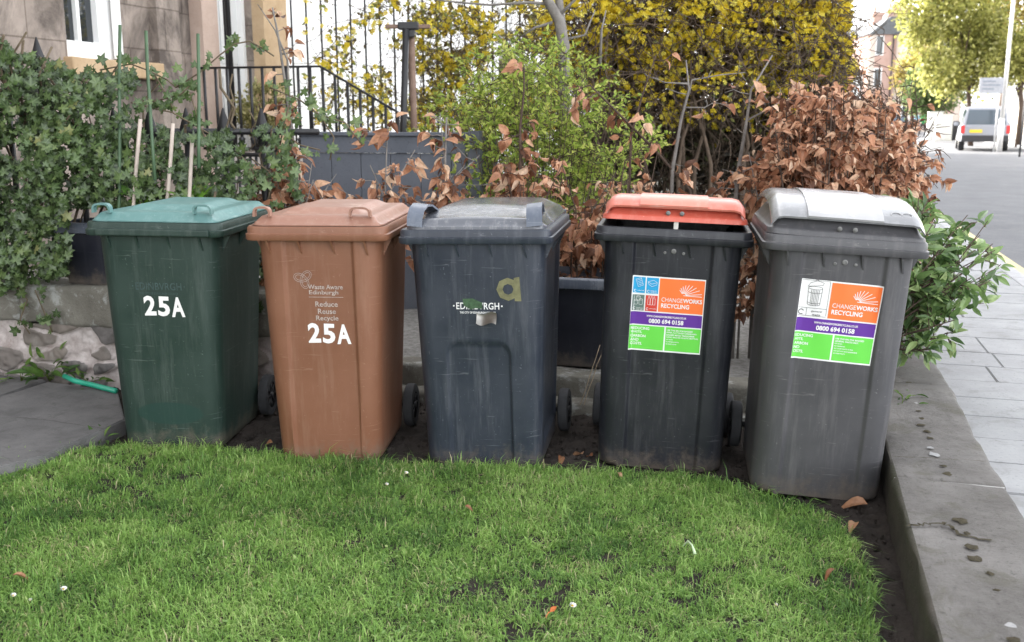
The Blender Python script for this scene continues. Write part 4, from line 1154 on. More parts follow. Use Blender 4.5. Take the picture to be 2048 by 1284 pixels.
# grey timber fence ------------------------------------------------------
M['fence_grey'] = stonemat('fence_grey', (.095, .105, .125), (.135, .145, .17), 2.5, bump=.25, rough=.75)
fe = thing('grey_fence', 'blue grey painted timber fence panel behind the brown beech leaves', 'fence')
f0, f1 = aty(604, 300, 6.95), aty(932, 300, 6.7); fd = (f1 - f0)[:2]; fl = np.linalg.norm(fd); fa_ = math.atan2(fd[1], fd[0])
fe.location = (f0[0], f0[1], 0); fe.rotation_euler = (0, 0, fa_)
ztop = aty(770, 264, 6.85)[2]
x = 0; i = 0
while x < fl - .02:
    e = min(fl, x + .212); m = MB(); m.box((x + .0025, 0, .08), (e - .0025, .02, ztop - .14), bev=.002); m.build('board', M['fence_grey'], fe); x = e
m = MB(); m.box((0, -.014, ztop - .138), (fl, .018, ztop - .025), bev=.003); m.build('top_board', M['fence_grey'], fe)
m = MB(); m.box((-.01, -.04, ztop - .024), (fl + .02, .05, ztop), bev=.004); m.build('cap', M['fence_grey'], fe)
for k_ in range(4):
    m = MB(); m.box((fl + .002, .022 + k_ * .2, .08), (fl + .022, .218 + k_ * .2, ztop - .03), bev=.002); m.build('board', M['fence_grey'], fe)
m = MB(); m.box((fl + .023, -.03, .05), (fl + .10, .05, ztop + .01), bev=.004); m.build('post', M['fence_grey'], fe)

# tall thin iron trellis for the jasmine ---------------------------------
tr = thing('iron_trellis', 'tall thin iron trellis bars carrying yellow jasmine before the white wall', 'trellis')
q0, q1 = aty(586, 120, 12.2), aty(1120, 120, 12.9)
for i in range(20):
    p = q0 + (q1 - q0) * i / 19
    m = MB(); m.tube([(p[0], p[1], -.1), (p[0], p[1], 3.4 + .1 * math.sin(i * 2.1))], .013, 5); m.build('bar', M['black_iron'], tr)
for z in (.5, 1.1):
    m = MB(); m.tube([(q0[0], q0[1], z), (q1[0], q1[1], z)], .012, 5); m.build('rail', M['black_iron'], tr)
# twin poles with a cap
M['pole_brown'] = stonemat('pole_brown', (.16, .10, .075), (.27, .19, .15), 8)
tw = thing('pole_stand', 'pair of brown poles under one black cap standing behind the grey fence', 'stand')
a, c = aty(806, 240, 8.6), aty(828, 240, 8.75)
for p, nm in ((a, 'pole'), (c, 'pole')):
    top = aty(812 if p is a else 822, 58, 8.6 if p is a else 8.7)
    m = MB(); m.tube([(p[0], p[1], .1), (p[0], p[1], 1.3), tuple(top)], .028, 8); m.build('pole', M['pole_brown'] if p is c else M['black_iron'], tw)
top = aty(817, 52, 8.65)
m = MB(); m.box(top - [.085, .05, .03], top + [.085, .05, .03], bev=.008); m.box(top - [.05, .035, .09], top + [.05, .035, -.028], bev=.006); m.build('cap', M['black_iron'], tw)
m = MB(); m.box(top + [-.19, -.025, -.02], top + [.18, .025, .012], bev=.006); m.build('crossbar', M['pole_brown'], tw)

# cast iron spear railing inside the ivy ---------------------------------
sp_ = thing('spear_railing', 'black cast iron spear topped railing swallowed by ivy on the wall', 'railing', WA, (0, 0, WANG))
for i in range(17):
    x = .55 + i * .215
    zt_ = 1.82 if i < 11 else 1.45
    m = MB(); m.tube([(x, .2, .5), (x, .2, zt_ - .16)], .016, 6)
    m.rings([[(x + q * math.cos(a_), .2 + q * .55 * math.sin(a_), zt_ - .17 + h) for a_ in np.linspace(0, 2 * math.pi, 8, endpoint=False)] for q, h in ((.017, 0), (.030, .01), (.024, .03), (.045, .05), (.040, .09), (.004, .19))], cap1=True)
    m.build('spear', M['black_iron'], sp_)
m = MB(); m.tube([(.4, .2, 1.35), (4.3, .2, 1.35)], .018, 6); m.tube([(.4, .2, .7), (4.3, .2, .7)], .018, 6); m.build('rail', M['black_iron'], sp_)

# ================================================================== THE IVY AND CANES
M['ivy'] = leafmat('ivy', [(0, (.012, .026, .008)), (.3, (.034, .066, .018)), (.6, (.070, .120, .034)), (.85, (.125, .18, .055)), (1, (.28, .26, .10))], .22, .34, .5, vein=(.22, .30, .13))
M['ivy_stem'] = stonemat('ivy_stem', (.10, .075, .05), (.20, .16, .11), 20)
ivy = thing('ivy', 'dark green ivy spilling over the old railing and stone wall at the left', 'ivy', WA)
def wall_pt(u, v, off=0.):
    """point on the upright plane of the ivy (the wall line) at a pixel"""
    d = np.array([math.cos(WANG), math.sin(WANG), 0]); nrm = np.array([-d[1], d[0], 0]); r = ray(u, v)
    k_ = ((WA - [0, 0, CH]) @ nrm + .10 + off) / (r @ nrm)
    return np.array([0, 0, CH]) + k_ * r
top_u = [-300, 0, 60, 130, 200, 270, 330, 400, 440, 520, 560, 600]
top_v = [70, 86, 112, 140, 148, 150, 262, 285, 262, 255, 250, 330]
bot_u = [-300, 0, 45, 100, 150, 160, 560]; bot_v = [575, 590, 570, 560, 548, 600, 640]
P = []; rn = []; front = []
ctr = rng.uniform(size=(90, 2)); 
while len(P) < 8800:
    u, v = rng.uniform(-260, 600), rng.uniform(70, 660)
    tv_, bv = np.interp(u, top_u, top_v), np.interp(u, bot_u, bot_v)
    tv_ += 22 * (vnoise(u, 0, 26, 70) - .5)
    if v < tv_ or v > bv: continue
    dens = 1.0
    if 138 < u < 240 and v > 418: continue
    if u > 215: dens *= np.interp(u, [215, 300, 420, 520, 600], [1, .75, .55, .38, .18])
    if 215 < u < 400 and 165 < v < 265: dens *= .35
    hole = vnoise(u, v, 34, 71)
    if rng.random() > dens * np.clip((hole - (.10 if u < 215 else .2)) * 4, .08, 1): continue
    lay = rng.random()
    off = -.20 + .36 * lay - .10 * (vnoise(u, v, 60, 72) - .3) * 2 - (.09 if v > 470 and u < 140 else 0)
    P.append(wall_pt(u, v, off)); rn.append(.0 + .55 * (1 - lay) + .4 * (vnoise(u, v, 90, 73) - .5) + rng.normal(0, .17))  # deeper leaves take darker tones: shade inside the ivy painted by depth
# trailing strands that reach across the open space
strands = [[(200, 140), (262, 128), (300, 142), (335, 160), (352, 175)], [(262, 205), (300, 215), (345, 225), (380, 245), (420, 268)], [(352, 175), (400, 145), (440, 110), (470, 88), (500, 82), (530, 100), (548, 112)],
           [(310, 150), (330, 185), (345, 215)], [(300, 205), (360, 190), (392, 160)], [(380, 185), (400, 250), (420, 300)], [(540, 175), (600, 200), (640, 230), (668, 275), (660, 320)], [(585, 190), (570, 240), (560, 290)], [(640, 230), (690, 245), (725, 290)],
           [(470, 300), (500, 330), (520, 380)], [(560, 260), (600, 290), (640, 300)], [(20, 560), (55, 600), (40, 640), (60, 668)], [(70, 580), (95, 640), (105, 665)]]
sm_ = MB()
for sd in strands:
    pts = [wall_pt(u, v, -.04 if v < 500 else -.2) for u, v in sd]
    sm_.tube(pts, .004, 5)
    for a, c in zip(pts[:-1], pts[1:]):
        L = np.linalg.norm(c - a)
        for k_ in range(int(L / .021)):
            P.append(a + (c - a) * rng.random() + rng.normal(0, .022, 3)); rn.append(rng.uniform(.3, .9))
for k_ in range(70):                                   # woody stems inside
    u, v = rng.uniform(-200, 560), rng.uniform(250, 580)
    sm_.tube(wobble_path(wall_pt(u, v, .08), wall_pt(u + rng.uniform(-60, 60), v - rng.uniform(60, 200), rng.uniform(-.16, .1)), 6, .25), rng.uniform(.003, .008), 5)
P = np.array(P) - WA; nP = len(P)
zd = np.stack([rng.normal(.15, .45, nP), -np.abs(rng.normal(.9, .35, nP)), rng.normal(.45, .35, nP)], -1)
yd = np.stack([rng.normal(0, .6, nP), rng.normal(-.25, .3, nP), -np.abs(rng.normal(.8, .4, nP))], -1)
leaves('leaves', LF_IVY, P, basis(-yd, zd), rng.uniform(.040, .084, nP) * np.where(rng.random(nP) < .35, .62, 1), M['ivy'], ivy, np.array(rn), vein=IVY_VEIN)
sm_.v = [tuple(np.array(q) - WA) for q in sm_.v]; sm_.build('stems', M['ivy_stem'], ivy)

M['cane_green'] = simple('cane_green', (.06, .11, .055), .55); M['cane_pale'] = simple('cane_pale', (.52, .44, .38), .7)
canes = [(240, 50, 236, 400, 'cane_green', 'green garden cane standing in the ivy, tallest of the three green ones'), (292, 62, 304, 260, 'cane_green', 'green garden cane leaning left beside the pilaster'), (396, 68, 397, 235, 'cane_green', 'green garden cane in front of the pink door pilaster'),
         (281, 238, 268, 408, 'cane_pale', 'pale stripped cane leaning right in the ivy behind the teal lid'), (346, 247, 334, 400, 'cane_pale', 'thick pale cane in the ivy, middle of the three pale ones'), (385, 270, 381, 352, 'cane_pale', 'short thin pale cane in the ivy nearest the iron gate')]
for u0, v0, u1, v1, mt, lb in canes:
    a, c = wall_pt(u1, v1, -.22), wall_pt(u0, v0, -.22 if mt == 'cane_pale' else -.1)
    c2 = c + (c - a) * 0; a = a - (c - a) / np.linalg.norm(c - a) * .25
    m = MB(); m.tube(wobble_path(a, c2, 5, .008), .0085 if mt == 'cane_green' else .0095, 7)
    o = m.build('garden_cane', M[mt]); tag(o, lb, 'cane', 'garden canes in the ivy')

# ================================================================== SHRUBS
M['beech'] = leafmat('beech', [(0, (.08, .035, .02)), (.3, (.29, .13, .072)), (.6, (.55, .28, .165)), (.85, (.72, .44, .28)), (1, (.82, .62, .45))], .38, .5, .35)
def shrub(name, label, cat, stems, leafspec, matl, mats_, group=None, twigs=(6, .25, .4), lr=None, gen=None, stem_n=6, part='leaves', droop=.0):
    """stems: list of (path, r0, r1, leaves per metre); leaves grow on side twigs"""
    r = gen or rng
    root = thing(name, label, cat, tuple(stems[0][0][0] * [1, 1, 0] if isinstance(stems[0][0][0], np.ndarray) else stems[0][0][0]), group=group)
    org = np.array(root.location)
    m = MB(); LP = []; LD = []
    tmpl, smin, smax = leafspec
    for path, r0, r1, lpm, ntw, tl, lo in stems:
        path = [np.array(p, float) for p in path]
        m.tube([p - org for p in path], list(np.linspace(r0, r1, len(path))), stem_n)
        seg = np.array([np.linalg.norm(b_ - a_) for a_, b_ in zip(path[:-1], path[1:])]); L = seg.sum(); cum = np.concatenate([[0], np.cumsum(seg)])
        def pos(d_):
            i = min(np.searchsorted(cum, d_, 'right') - 1, len(seg) - 1); return path[i] + (path[i + 1] - path[i]) * (d_ - cum[i]) / seg[i], (path[i + 1] - path[i]) / seg[i]
        for k_ in range(ntw):
            d_ = L * r.uniform(lo, 1); p, dr = pos(d_)
            td = r.normal(0, 1, 3); td -= dr * (td @ dr) * .7; td /= np.linalg.norm(td); td = td + dr * .45 + np.array([0, 0, .1 - droop])
            td /= np.linalg.norm(td); ln = tl * r.uniform(.35, 1.1); q = p + td * ln
            tw_ = wobble_path(p, q, 4, .12, r)
            m.tube([x - org for x in tw_], [.0032, .0026, .002, .0012], 4)
            nl = max(0, int(lpm * ln + r.random()))
            for j in range(nl):
                w_ = r.uniform(.15, 1.05); i_ = min(int(w_ * 3), 2); LP.append(tw_[i_] + (tw_[i_ + 1] - tw_[i_]) * min(1, w_ * 3 - i_) + r.normal(0, .006, 3)); LD.append(td + r.normal(0, .55, 3))
    if LP:
        LP = np.array(LP) - org; LD = np.array(LD); LD[:, 2] -= droop * 2.2
        zz = np.stack([r.normal(0, .6, len(LP)), r.normal(-.4, .6, len(LP)), r.normal(.7, .5, len(LP))], -1)
        lr_ = None if lr is None else lr(len(LP), LP)
        leaves(part, tmpl, LP, basis(LD, zz), r.uniform(smin, smax, len(LP)), matl, root, lr_)
    m.build('stems', mats_, root)
    return root
def pp(y, *uv): return [aty(u, v, y + (i * .0)) for i, (u, v) in enumerate(uv)]
BE = lambda *a, **k: shrub(*a, **k)
G_ = 'brown beech shrubs of the hedge behind the bins'
bl = (LF_BEECH, .034, .078); bls = (LF_BEECH, .022, .062)
def ground_to(y, u, v0, z=.1):
    p = aty(u, v0, y); return np.array([p[0], p[1], z])
# column at the left of the grey fence
y = 5.35
st = [([ground_to(y, 600, 400)] + pp(y, (596, 380), (584, 260), (568, 150), (556, 70), (545, 15)), .013, .004, 26, 24, .13, .18), ([ground_to(y, 595, 400)] + pp(y, (575, 120), (550, 60), (515, 8)), .008, .002, 10, 5, .10, .6)]
for k_ in range(18):
    u = rng.uniform(500, 720); st.append(([ground_to(y + .1, 600 + (u - 600) * .4, 400)] + pp(y + rng.uniform(-.15, .2), ((600 + u) / 2, 400), (u, rng.uniform(318, 375))), .006, .002, 48, 12, .17, .35))
BE('beech_shrub', 'tall thin beech stem with brown leaves left of the grey fence', 'shrub', st, bl, M['beech'], M['bark_grey'], G_, droop=.35)
st = []
for us in ((775, 250), (740, 330), (830, 300), (800, 350)):
    st.append(([ground_to(y, 770, 400)] + pp(y, (770, 400), (us[0], us[1])), .007, .003, 34, 13, .16, .45))
BE('beech_shrub', 'sparse beech shrub with brown leaf tufts before the grey fence', 'shrub', st, bl, M['beech'], M['bark_grey'], G_, droop=.35)
st = [([ground_to(y, 892, 400)] + pp(y, (892, 395), (890, 320), (893, 235)), .011, .005, 30, 12, .14, .35)]
for us in ((850, 330), (930, 330), (960, 310), (880, 225), (905, 350), (985, 370)):
    st.append(([ground_to(y, 892, 400)] + pp(y, (894, 370), (us[0], us[1])), .006, .002, 34, 9, .13, .5))
BE('beech_shrub', 'slender beech shrub with curled brown leaves at the right end of the fence', 'shrub', st, bl, M['beech'], M['bark_grey'], G_, droop=.35)
st = [([ground_to(y, 1042, 400)] + pp(y, (1042, 390), (1040, 260), (1048, 180), (1048, 130)), .012, .004, 26, 20, .13, .3)]
for k_ in range(13):
    u = rng.uniform(985, 1130); st.append(([ground_to(y, 1045 + (u - 1045) * .5, 400)] + pp(y + rng.uniform(-.2, .15), ((1045 + u) / 2, 410), (u, rng.uniform(310, 395))), .006, .002, 40, 11, .16, .3))
BE('beech_shrub', 'upright beech shrub with brown leaves up one dark stem', 'shrub', st, bl, M['beech'], M['bark_brown'], G_, droop=.35)
st = [([ground_to(y, 1400, 420)] + pp(y, (1380, 380), (1310, 300), (1235, 225), (1180, 170), (1140, 185)), .011, .003, 26, 26, .16, .12), ([ground_to(y, 1255, 420)] + pp(y, (1262, 270), (1285, 190), (1312, 110)), .009, .003, 16, 8, .14, .3)]
for k_ in range(17):
    u = rng.uniform(1110, 1360); st.append(([ground_to(y, u, 420)] + pp(y + rng.uniform(-.2, .2), (u, 420), (u + rng.uniform(-50, 50), rng.uniform(270, 405))), .006, .002, 30, 9, .17, .25))
BE('beech_shrub', 'bushy beech shrub with a long leaning branch behind the red lidded bin', 'shrub', st, bl, M['beech'], M['bark_brown'], G_, droop=.35)
st = [([ground_to(y, 1340, 420)] + pp(y, (1345, 340), (1362, 240), (1378, 180), (1372, 120)), .013, .004, 4, 7, .12, .4), ([aty(1378, 190, y)] + pp(y, (1384, 160), (1440, 150), (1490, 145)), .006, .002, 3, 4, .08, .3), ([aty(1376, 168, y)] + pp(y, (1330, 165), (1290, 150)), .005, .0015, 3, 4, .08, .3), ([aty(1366, 215, y)] + pp(y, (1410, 215), (1435, 200)), .005, .0015, 14, 5, .1, .3)]
BE('beech_shrub', 'nearly bare grey beech stem forking against the dark hedge', 'shrub', st, bl, M['beech'], M['bark_grey'], G_, droop=.3)
st = [([ground_to(y, 1452, 420)] + pp(y, (1478, 330), (1492, 250), (1502, 180), (1545, 110)), .013, .004, 14, 11, .13, .4), ([aty(1496, 240, y)] + pp(y, (1560, 205), (1610, 180)), .006, .002, 34, 9, .12, .2)]
for k_ in range(14):
    u = rng.uniform(1380, 1560); st.append(([ground_to(y, u, 420)] + pp(y + rng.uniform(-.1, .2), (u, 420), (u + rng.uniform(-40, 40), rng.uniform(300, 400))), .006, .002, 36, 10, .16, .25))
BE('beech_shrub', 'half bare beech shrub with a curved grey stem between the two end bins', 'shrub', st, bl, M['beech'], M['bark_grey'], G_, droop=.35)
# the dense brown mass at the road wall
for cu, cy, hw, lab, ns in ((1625, 5.25, 85, 'dense brown beech shrub behind the silver lidded bin', 74), (1715, 5.6, 75, 'dense brown beech shrub beside the laurel at the road wall', 80), (1780, 6.1, 55, 'brown beech shrub with bare twigs reaching out over the pavement', 60)):
    st = []
    for k_ in range(ns):
        u0 = cu + rng.uniform(-hw, hw); yy = cy + rng.uniform(-.3, .4)
        topv = np.interp(u0, [1540, 1600, 1650, 1700, 1760, 1800, 1850], [260, 200, 178, 190, 200, 240, 300]) + 120 * rng.random() ** 1.6 - 5
        st.append(([ground_to(yy, cu + (u0 - cu) * .5, 420)] + pp(yy, (cu + (u0 - cu) * .8, 370), (u0, topv + rng.uniform(0, 120) * (rng.random() < .6))), .007, .002, 100, 13, .18, .22))
    for k_ in range(14):                               # bare twigs above the leaves
        u0 = cu + rng.uniform(-hw, hw); st.append(([aty(cu + (u0 - cu) * .6, 330, cy)] + pp(cy, (u0, 240), (u0 + rng.uniform(-25, 25), rng.uniform(130, 215))), .006, .0015, 5, 5, .12, .4))
    if cu > 1700:
        for k_ in range(9):
            u0 = rng.uniform(1760, 1905); st.append(([aty(cu, 300, cy)] + pp(cy, ((cu + u0) / 2, rng.uniform(270, 350)), (u0, rng.uniform(160, 400))), .006, .0015, 2, 7, .12, .3))
    BE('beech_shrub', lab, 'shrub', st, bls, M['beech'], M['bark_brown'], G_, droop=.3)
# low beech in the gap between the bins
st = []
for k_ in range(44):
    u = rng.uniform(1080, 1260); yy = rng.uniform(5.25, 5.7); st.append(([ground_to(yy, u, 500)] + pp(yy, (u, 500), (u + rng.uniform(-25, 25), rng.uniform(395, 500))), .005, .002, 40, 9, .16, .1))
BE('beech_shrub', 'low dense brown beech shrub in the gap beside the red lidded bin', 'shrub', st, bl, M['beech'], M['bark_brown'], G_, droop=.35)

# light green bush behind the fence
M['fresh'] = leafmat('fresh_green', [(0, (.14, .21, .035)), (.4, (.32, .43, .07)), (.75, (.48, .57, .12)), (1, (.66, .66, .20))], .55, .45, .4)
st = []
for k_ in range(140):
    yy = rng.uniform(6.5, 7.9); u = np.clip(rng.normal(1075, 135), 835, 1310)
    topv = np.interp(u, [850, 930, 1000, 1080, 1150, 1220, 1290], [215, 120, 85, 62, 88, 130, 240]) + abs(rng.normal(0, 60))
    st.append(([ground_to(yy, 1075 + (u - 1075) * .45, 400)] + pp(yy, (1075 + (u - 1075) * .75, 320), (u, topv)), .0045, .0012, 78, 15, .17, .28))
shrub('green_bush', 'light green leafy bush rising behind the brown beech leaves', 'bush', st, (oval_leaf(.22, .1, .2, 2), .024, .052), M['fresh'], M['bark_brown'])
# yellow winter jasmine on the trellis
M['jasmine_leaf'] = leafmat('jasmine_leaf', [(0, (.10, .07, .035)), (.5, (.20, .17, .06)), (.8, (.22, .28, .07)), (1, (.40, .40, .15))], .45)
M['yellow_flower'] = leafmat('yellow_flower', [(0, (.62, .47, .03)), (.5, (.85, .70, .06)), (1, (.92, .84, .2))], .45, .6, .2)
def flowering(name, label, cat, org, n_twig, twigf, n_fl, flf, n_lf, lfs, fls, trunks=(), tr_=.003):
    root = thing(name, label, cat, org); org = np.array(org, float)
    m = MB()
    for k_ in range(n_twig):
        a, c = twigf(); m.tube([q - org for q in wobble_path(a, c, 4, .3)], [tr_ * 1.3, tr_, tr_, tr_ * .5], 3, cap=False)
    for tp in trunks: m.tube([np.array(q) - org for q in tp[0]], list(np.linspace(tp[1], tp[2], len(tp[0]))), 7)
    m.build('stems', M['hedge_twig'], root)
    P = np.array([flf() for _ in range(n_fl)]) - org
    leaves('flowers', FLOWER, P, rand_rot(n_fl), rng.uniform(*fls, n_fl), M['yellow_flower'], root)
    P = np.array([flf(True) for _ in range(n_lf)]) - org
    leaves('leaves', LF_QUAD, P, rand_rot(n_lf), rng.uniform(*lfs, n_lf), M['jasmine_leaf'], root)
    return root
M['hedge_twig'] = stonemat('hedge_twig', (.06, .045, .034), (.15, .11, .08), 12)
def jas_pt(leaf=False):
    while True:
        u, v = rng.uniform(610, 1135), rng.uniform(-40, 260)
        dens = np.interp(u, [600, 680, 780, 880, 1135], [.03, .35, .6, .9, 1])
        dens *= np.clip((vnoise(u, v, 40, 80) - .22) * 2.6, .02, 1)
        if rng.random() < dens: return aty(u, v, rng.uniform(11.6, 12.7))
def jas_tw():
    a = jas_pt(); return a, a + rng.normal(0, .28, 3) + np.array([0, 0, -.15])
flowering('winter_jasmine', 'winter jasmine with scattered yellow flowers climbing the iron trellis', 'climber', aty(900, 200, 12.2) * [1, 1, 0], 900, jas_tw, 1500, jas_pt, 5200, (.045, .09), (.045, .075), tr_=.0035)
# the big yellow hedge
HC = aty(1420, 120, 9.6)
LUMPS = [(1180, 40, 95), (1290, 60, 110), (1400, 40, 105), (1500, 60, 110), (1600, 90, 100), (1450, 170, 120), (1300, 180, 95), (1590, 210, 95), (1650, 130, 60), (1660, 250, 55), (1380, -40, 90), (1560, -30, 90), (1200, 130, 70), (1640, 20, 60)]
def hedge_pt(leaf=False, inner=False):
    while True:
        i = rng.integers(len(LUMPS)); u0, v0, rr = LUMPS[i]
        d = rng.normal(size=3); d /= np.linalg.norm(d); 
        if not leaf and not inner and d[1] > .25: continue
        q = rr * (rng.uniform(.72, 1.12) if not inner else rng.random() ** .5)
        u, v = u0 + d[0] * q, v0 + d[2] * q
        if v > 255 and u < 1640 and not inner and rng.random() < .85: continue
        if not inner and rng.random() > np.clip((vnoise(u, v, 22, 90) - .18) * 2.4, .10, 1): continue
        if not inner and not leaf and rng.random() > np.interp(v, [-60, 60, 190, 300], [1, .95, .5, .14]): continue
        return aty(u, v, 9.75 + d[1] * rr / 190.)
LOW = [(1180, 300, 70), (1260, 300, 80), (1360, 310, 85), (1460, 310, 90), (1560, 310, 90), (1650, 320, 60), (1450, 200, 130), (1280, 200, 110), (1600, 200, 95), (1400, 60, 140), (1560, 50, 110), (1220, 60, 110)]
def low_pt():
    u0, v0, rr = LOW[rng.integers(len(LOW))]; d = rng.normal(size=3); d /= np.linalg.norm(d); d *= rng.random() ** .4 * rr
    return aty(u0 + d[0], v0 + d[2], 10.15 + d[1] / 200.)
def hedge_tw():
    a = hedge_pt(inner=True) if rng.random() < .6 else low_pt(); d = rng.normal(size=3) * .24; d[2] -= .12; return a, a + d
trk = []
for k_ in range(34):
    u = rng.uniform(1180, 1690); yy = rng.uniform(9.3, 10.2)
    trk.append(([ground_to(yy, u, 400)] + wobble_path(aty(u, 330, yy), aty(u + rng.uniform(-40, 40), 120, yy), 5, .15), .022, .008))
fh = flowering('flowering_hedge', 'tall overgrown hedge thick with yellow flowers over dark bare stems', 'hedge', (HC[0], HC[1], 0), 8500, hedge_tw, 9500, hedge_pt, 3600, (.04, .075), (.028, .054), trk, .0045)

M['inner_leaf'] = leafmat('inner_leaf', [(0, (.018, .014, .010)), (.6, (.045, .036, .022)), (.9, (.06, .065, .025)), (1, (.10, .11, .04))], .15)  # near-black tones put the shade of the hedge interior into the leaves
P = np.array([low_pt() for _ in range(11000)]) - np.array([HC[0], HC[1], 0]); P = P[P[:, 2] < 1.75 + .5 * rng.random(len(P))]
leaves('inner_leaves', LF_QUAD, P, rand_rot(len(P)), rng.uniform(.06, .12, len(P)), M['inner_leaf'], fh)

# grey tree stem in the bush
tg = thing('grey_tree', 'smooth grey forked tree trunk rising behind the green bush', 'tree', tuple(aty(1125, 300, 7.9) * [1, 1, 0]))
org = np.array(tg.location)
m = MB(); m.tube([q - org for q in [aty(1130, 400, 7.9) * [1, 1, 0], aty(1128, 90, 7.9), aty(1118, 40, 7.9), aty(1095, 0, 7.9), aty(1075, -80, 7.9)]], [.05, .045, .042, .038, .03], 9)
m.tube([q - org for q in [aty(1127, 85, 7.9), aty(1121, 30, 7.95), aty(1115, -30, 8), aty(1120, -140, 8)]], [.04, .032, .03, .025], 8)
m.build('trunk', M['bark_grey'], tg)
m = MB()
for pts in ([(1100, 8), (1060, 5), (980, 10), (900, 3), (830, -6)], [(1105, 45), (1070, 55), (1040, 75)], [(1119, 30), (1160, -10), (1220, -40)], [(1200, 130), (1203, 60), (1212, 20)], [(1125, 80), (1170, 70), (1190, 20)]):
    m.tube([aty(u, v, 7.9) - org for u, v in pts], list(np.linspace(.014, .005, len(pts))), 6)
m.build('branches', M['bark_grey'], tg)
# variegated pot shrub behind the railing and small plants
M['gold_leaf'] = leafmat('gold_leaf', [(0, (.12, .13, .03)), (.5, (.34, .31, .12)), (1, (.55, .50, .25))], .35)
pc = ts(yl0 + .5, S0 + .55, 1.0)
pot = thing('potted_shrub', 'golden variegated shrub in a dark pot behind the step railing', 'potted plant', tuple(pc))
m = MB(); m.rings([[(q * math.cos(a), q * math.sin(a), h) for a in np.linspace(0, 2 * math.pi, 20, endpoint=False)] for q, h in ((.13, 0), (.17, .24), (.19, .24), (.19, .28), (.16, .28), (.15, .2))], cap0=True, cap1=True); m.build('pot', M['black_iron'], pot)
d = rng.normal(size=(2600, 3)); d /= np.linalg.norm(d, axis=1)[:, None]
P = d * rng.uniform(.5, 1, (2600, 1)) * [.38, .34, .34] + [0, 0, .50]; P = P[vnoise(P[:, 0] + P[:, 1], P[:, 2], .11, 91) > .3]
leaves('leaves', LF_OVAL, P, rand_rot(len(P)), rng.uniform(.04, .07, len(P)), M['gold_leaf'], pot)
m = MB()
for k_ in range(12): m.tube([(0, 0, .24), tuple(rng.normal(0, .1, 3) + [0, 0, .55])], .006, 4)
m.build('stems', M['bark_brown'], pot)
M['bright_leaf'] = leafmat('bright_leaf', [(0, (.08, .20, .02)), (.5, (.14, .32, .03)), (1, (.22, .40, .06))], .45)
def tuft(name, label, cat, pos, n, rad, tmpl, size, mat, group=None, up=.8):
    root = thing(name, label, cat, tuple(pos), group=group)
    d = np.stack([rng.normal(0, 1, n), rng.normal(0, 1, n), np.abs(rng.normal(up, .5, n))], -1); d /= np.linalg.norm(d, axis=1)[:, None]
    P = d * rng.uniform(.15, 1, (n, 1)) * rad
    leaves('leaves', tmpl, P, basis(d + rng.normal(0, .4, (n, 3)), np.stack([rng.normal(0, .4, n), rng.normal(-.3, .4, n), np.ones(n)], -1)), rng.uniform(*size, n), mat, root)
    m = MB()
    for q in P[::3]: m.tube([(0, 0, -.03), tuple(q * .5 + [0, 0, .01]), tuple(q)], .002, 4)
    m.build('stems', M['fresh'], root)
    return root
for u, v, lb in ((290, 398, 'bright green leafy clump behind the left of the teal lid'), (385, 392, 'bright green leafy clump behind the middle of the teal lid')):
    p = wall_pt(u, v + 16, -.14); tuft('leafy_clump', lb, 'plant', p, 26, .12, LF_IVY, (.05, .085), M['bright_leaf'], 'bright green clumps behind the teal lid')
for u, v, lb, n in ((1440, 330, 'small green sapling leaves before the dark hedge', 12), (1760, 350, 'fresh green shoot with large leaves behind the silver lid', 14)):
    pass
M['laurel'] = leafmat('laurel', [(0, (.05, .10, .034)), (.4, (.13, .22, .07)), (.75, (.25, .37, .13)), (1, (.42, .52, .24))], .35, .3, .55)
# laurel-like shrub over the road wall
LB = ts(4.95, .36, .1); st = []
tips = [(1905, 480), (1935, 430), (1960, 470), (1990, 500), (1985, 540), (1970, 560), (1940, 530), (1900, 560), (1880, 500), (1870, 440), (1900, 610), (1930, 600), (1870, 600), (1855, 650), (1890, 670), (1910, 640), (1850, 560), (1862, 700), (1850, 420), (1840, 690),
        (1920, 560), (1885, 540), (1880, 630), (1950, 500), (1848, 480), (1846, 620), (1858, 395), (1878, 420), (1866, 580), (1838, 450)]
for u, v in tips:
    e = aty(u, v, 4.75 + rng.uniform(-.25, .25)); mid = (LB + e) / 2 + np.array([0, 0, .12])
    st.append(([LB, LB + [.02, 0, .2], mid, e], .009, .002, 62, 6, .09, .6))
    st.append(([mid, (mid + e) / 2 + rng.normal(0, .03, 3), e + rng.normal(0, .05, 3)], .004, .002, 55, 3, .08, .6))
shrub('laurel_shrub', 'green shrub with long pointed leaves overhanging the wall beside the grey bin', 'shrub', st, (oval_leaf(.185, .07, .3, 5), .050, .098), M['laurel'], M['bark_brown'])
st = [([LB + [-.1, .15, 0]] + [aty(1752, 430, 4.75), aty(1746, 365, 4.75)], .006, .003, 30, 2, .03, .93)]
for u, v in ((1700, 388), (1800, 392)): st.append(([LB + [-.1, .15, 0], aty(1750, 420, 4.8), aty(u, v, 4.75)], .005, .002, 30, 2, .05, .85))
shrub('green_shoot', 'fresh green leafy shoot poking up behind the silver lid', 'shoot', st, (oval_leaf(.22, .08, .2, 4), .07, .12), M['laurel'], M['bark_brown'])

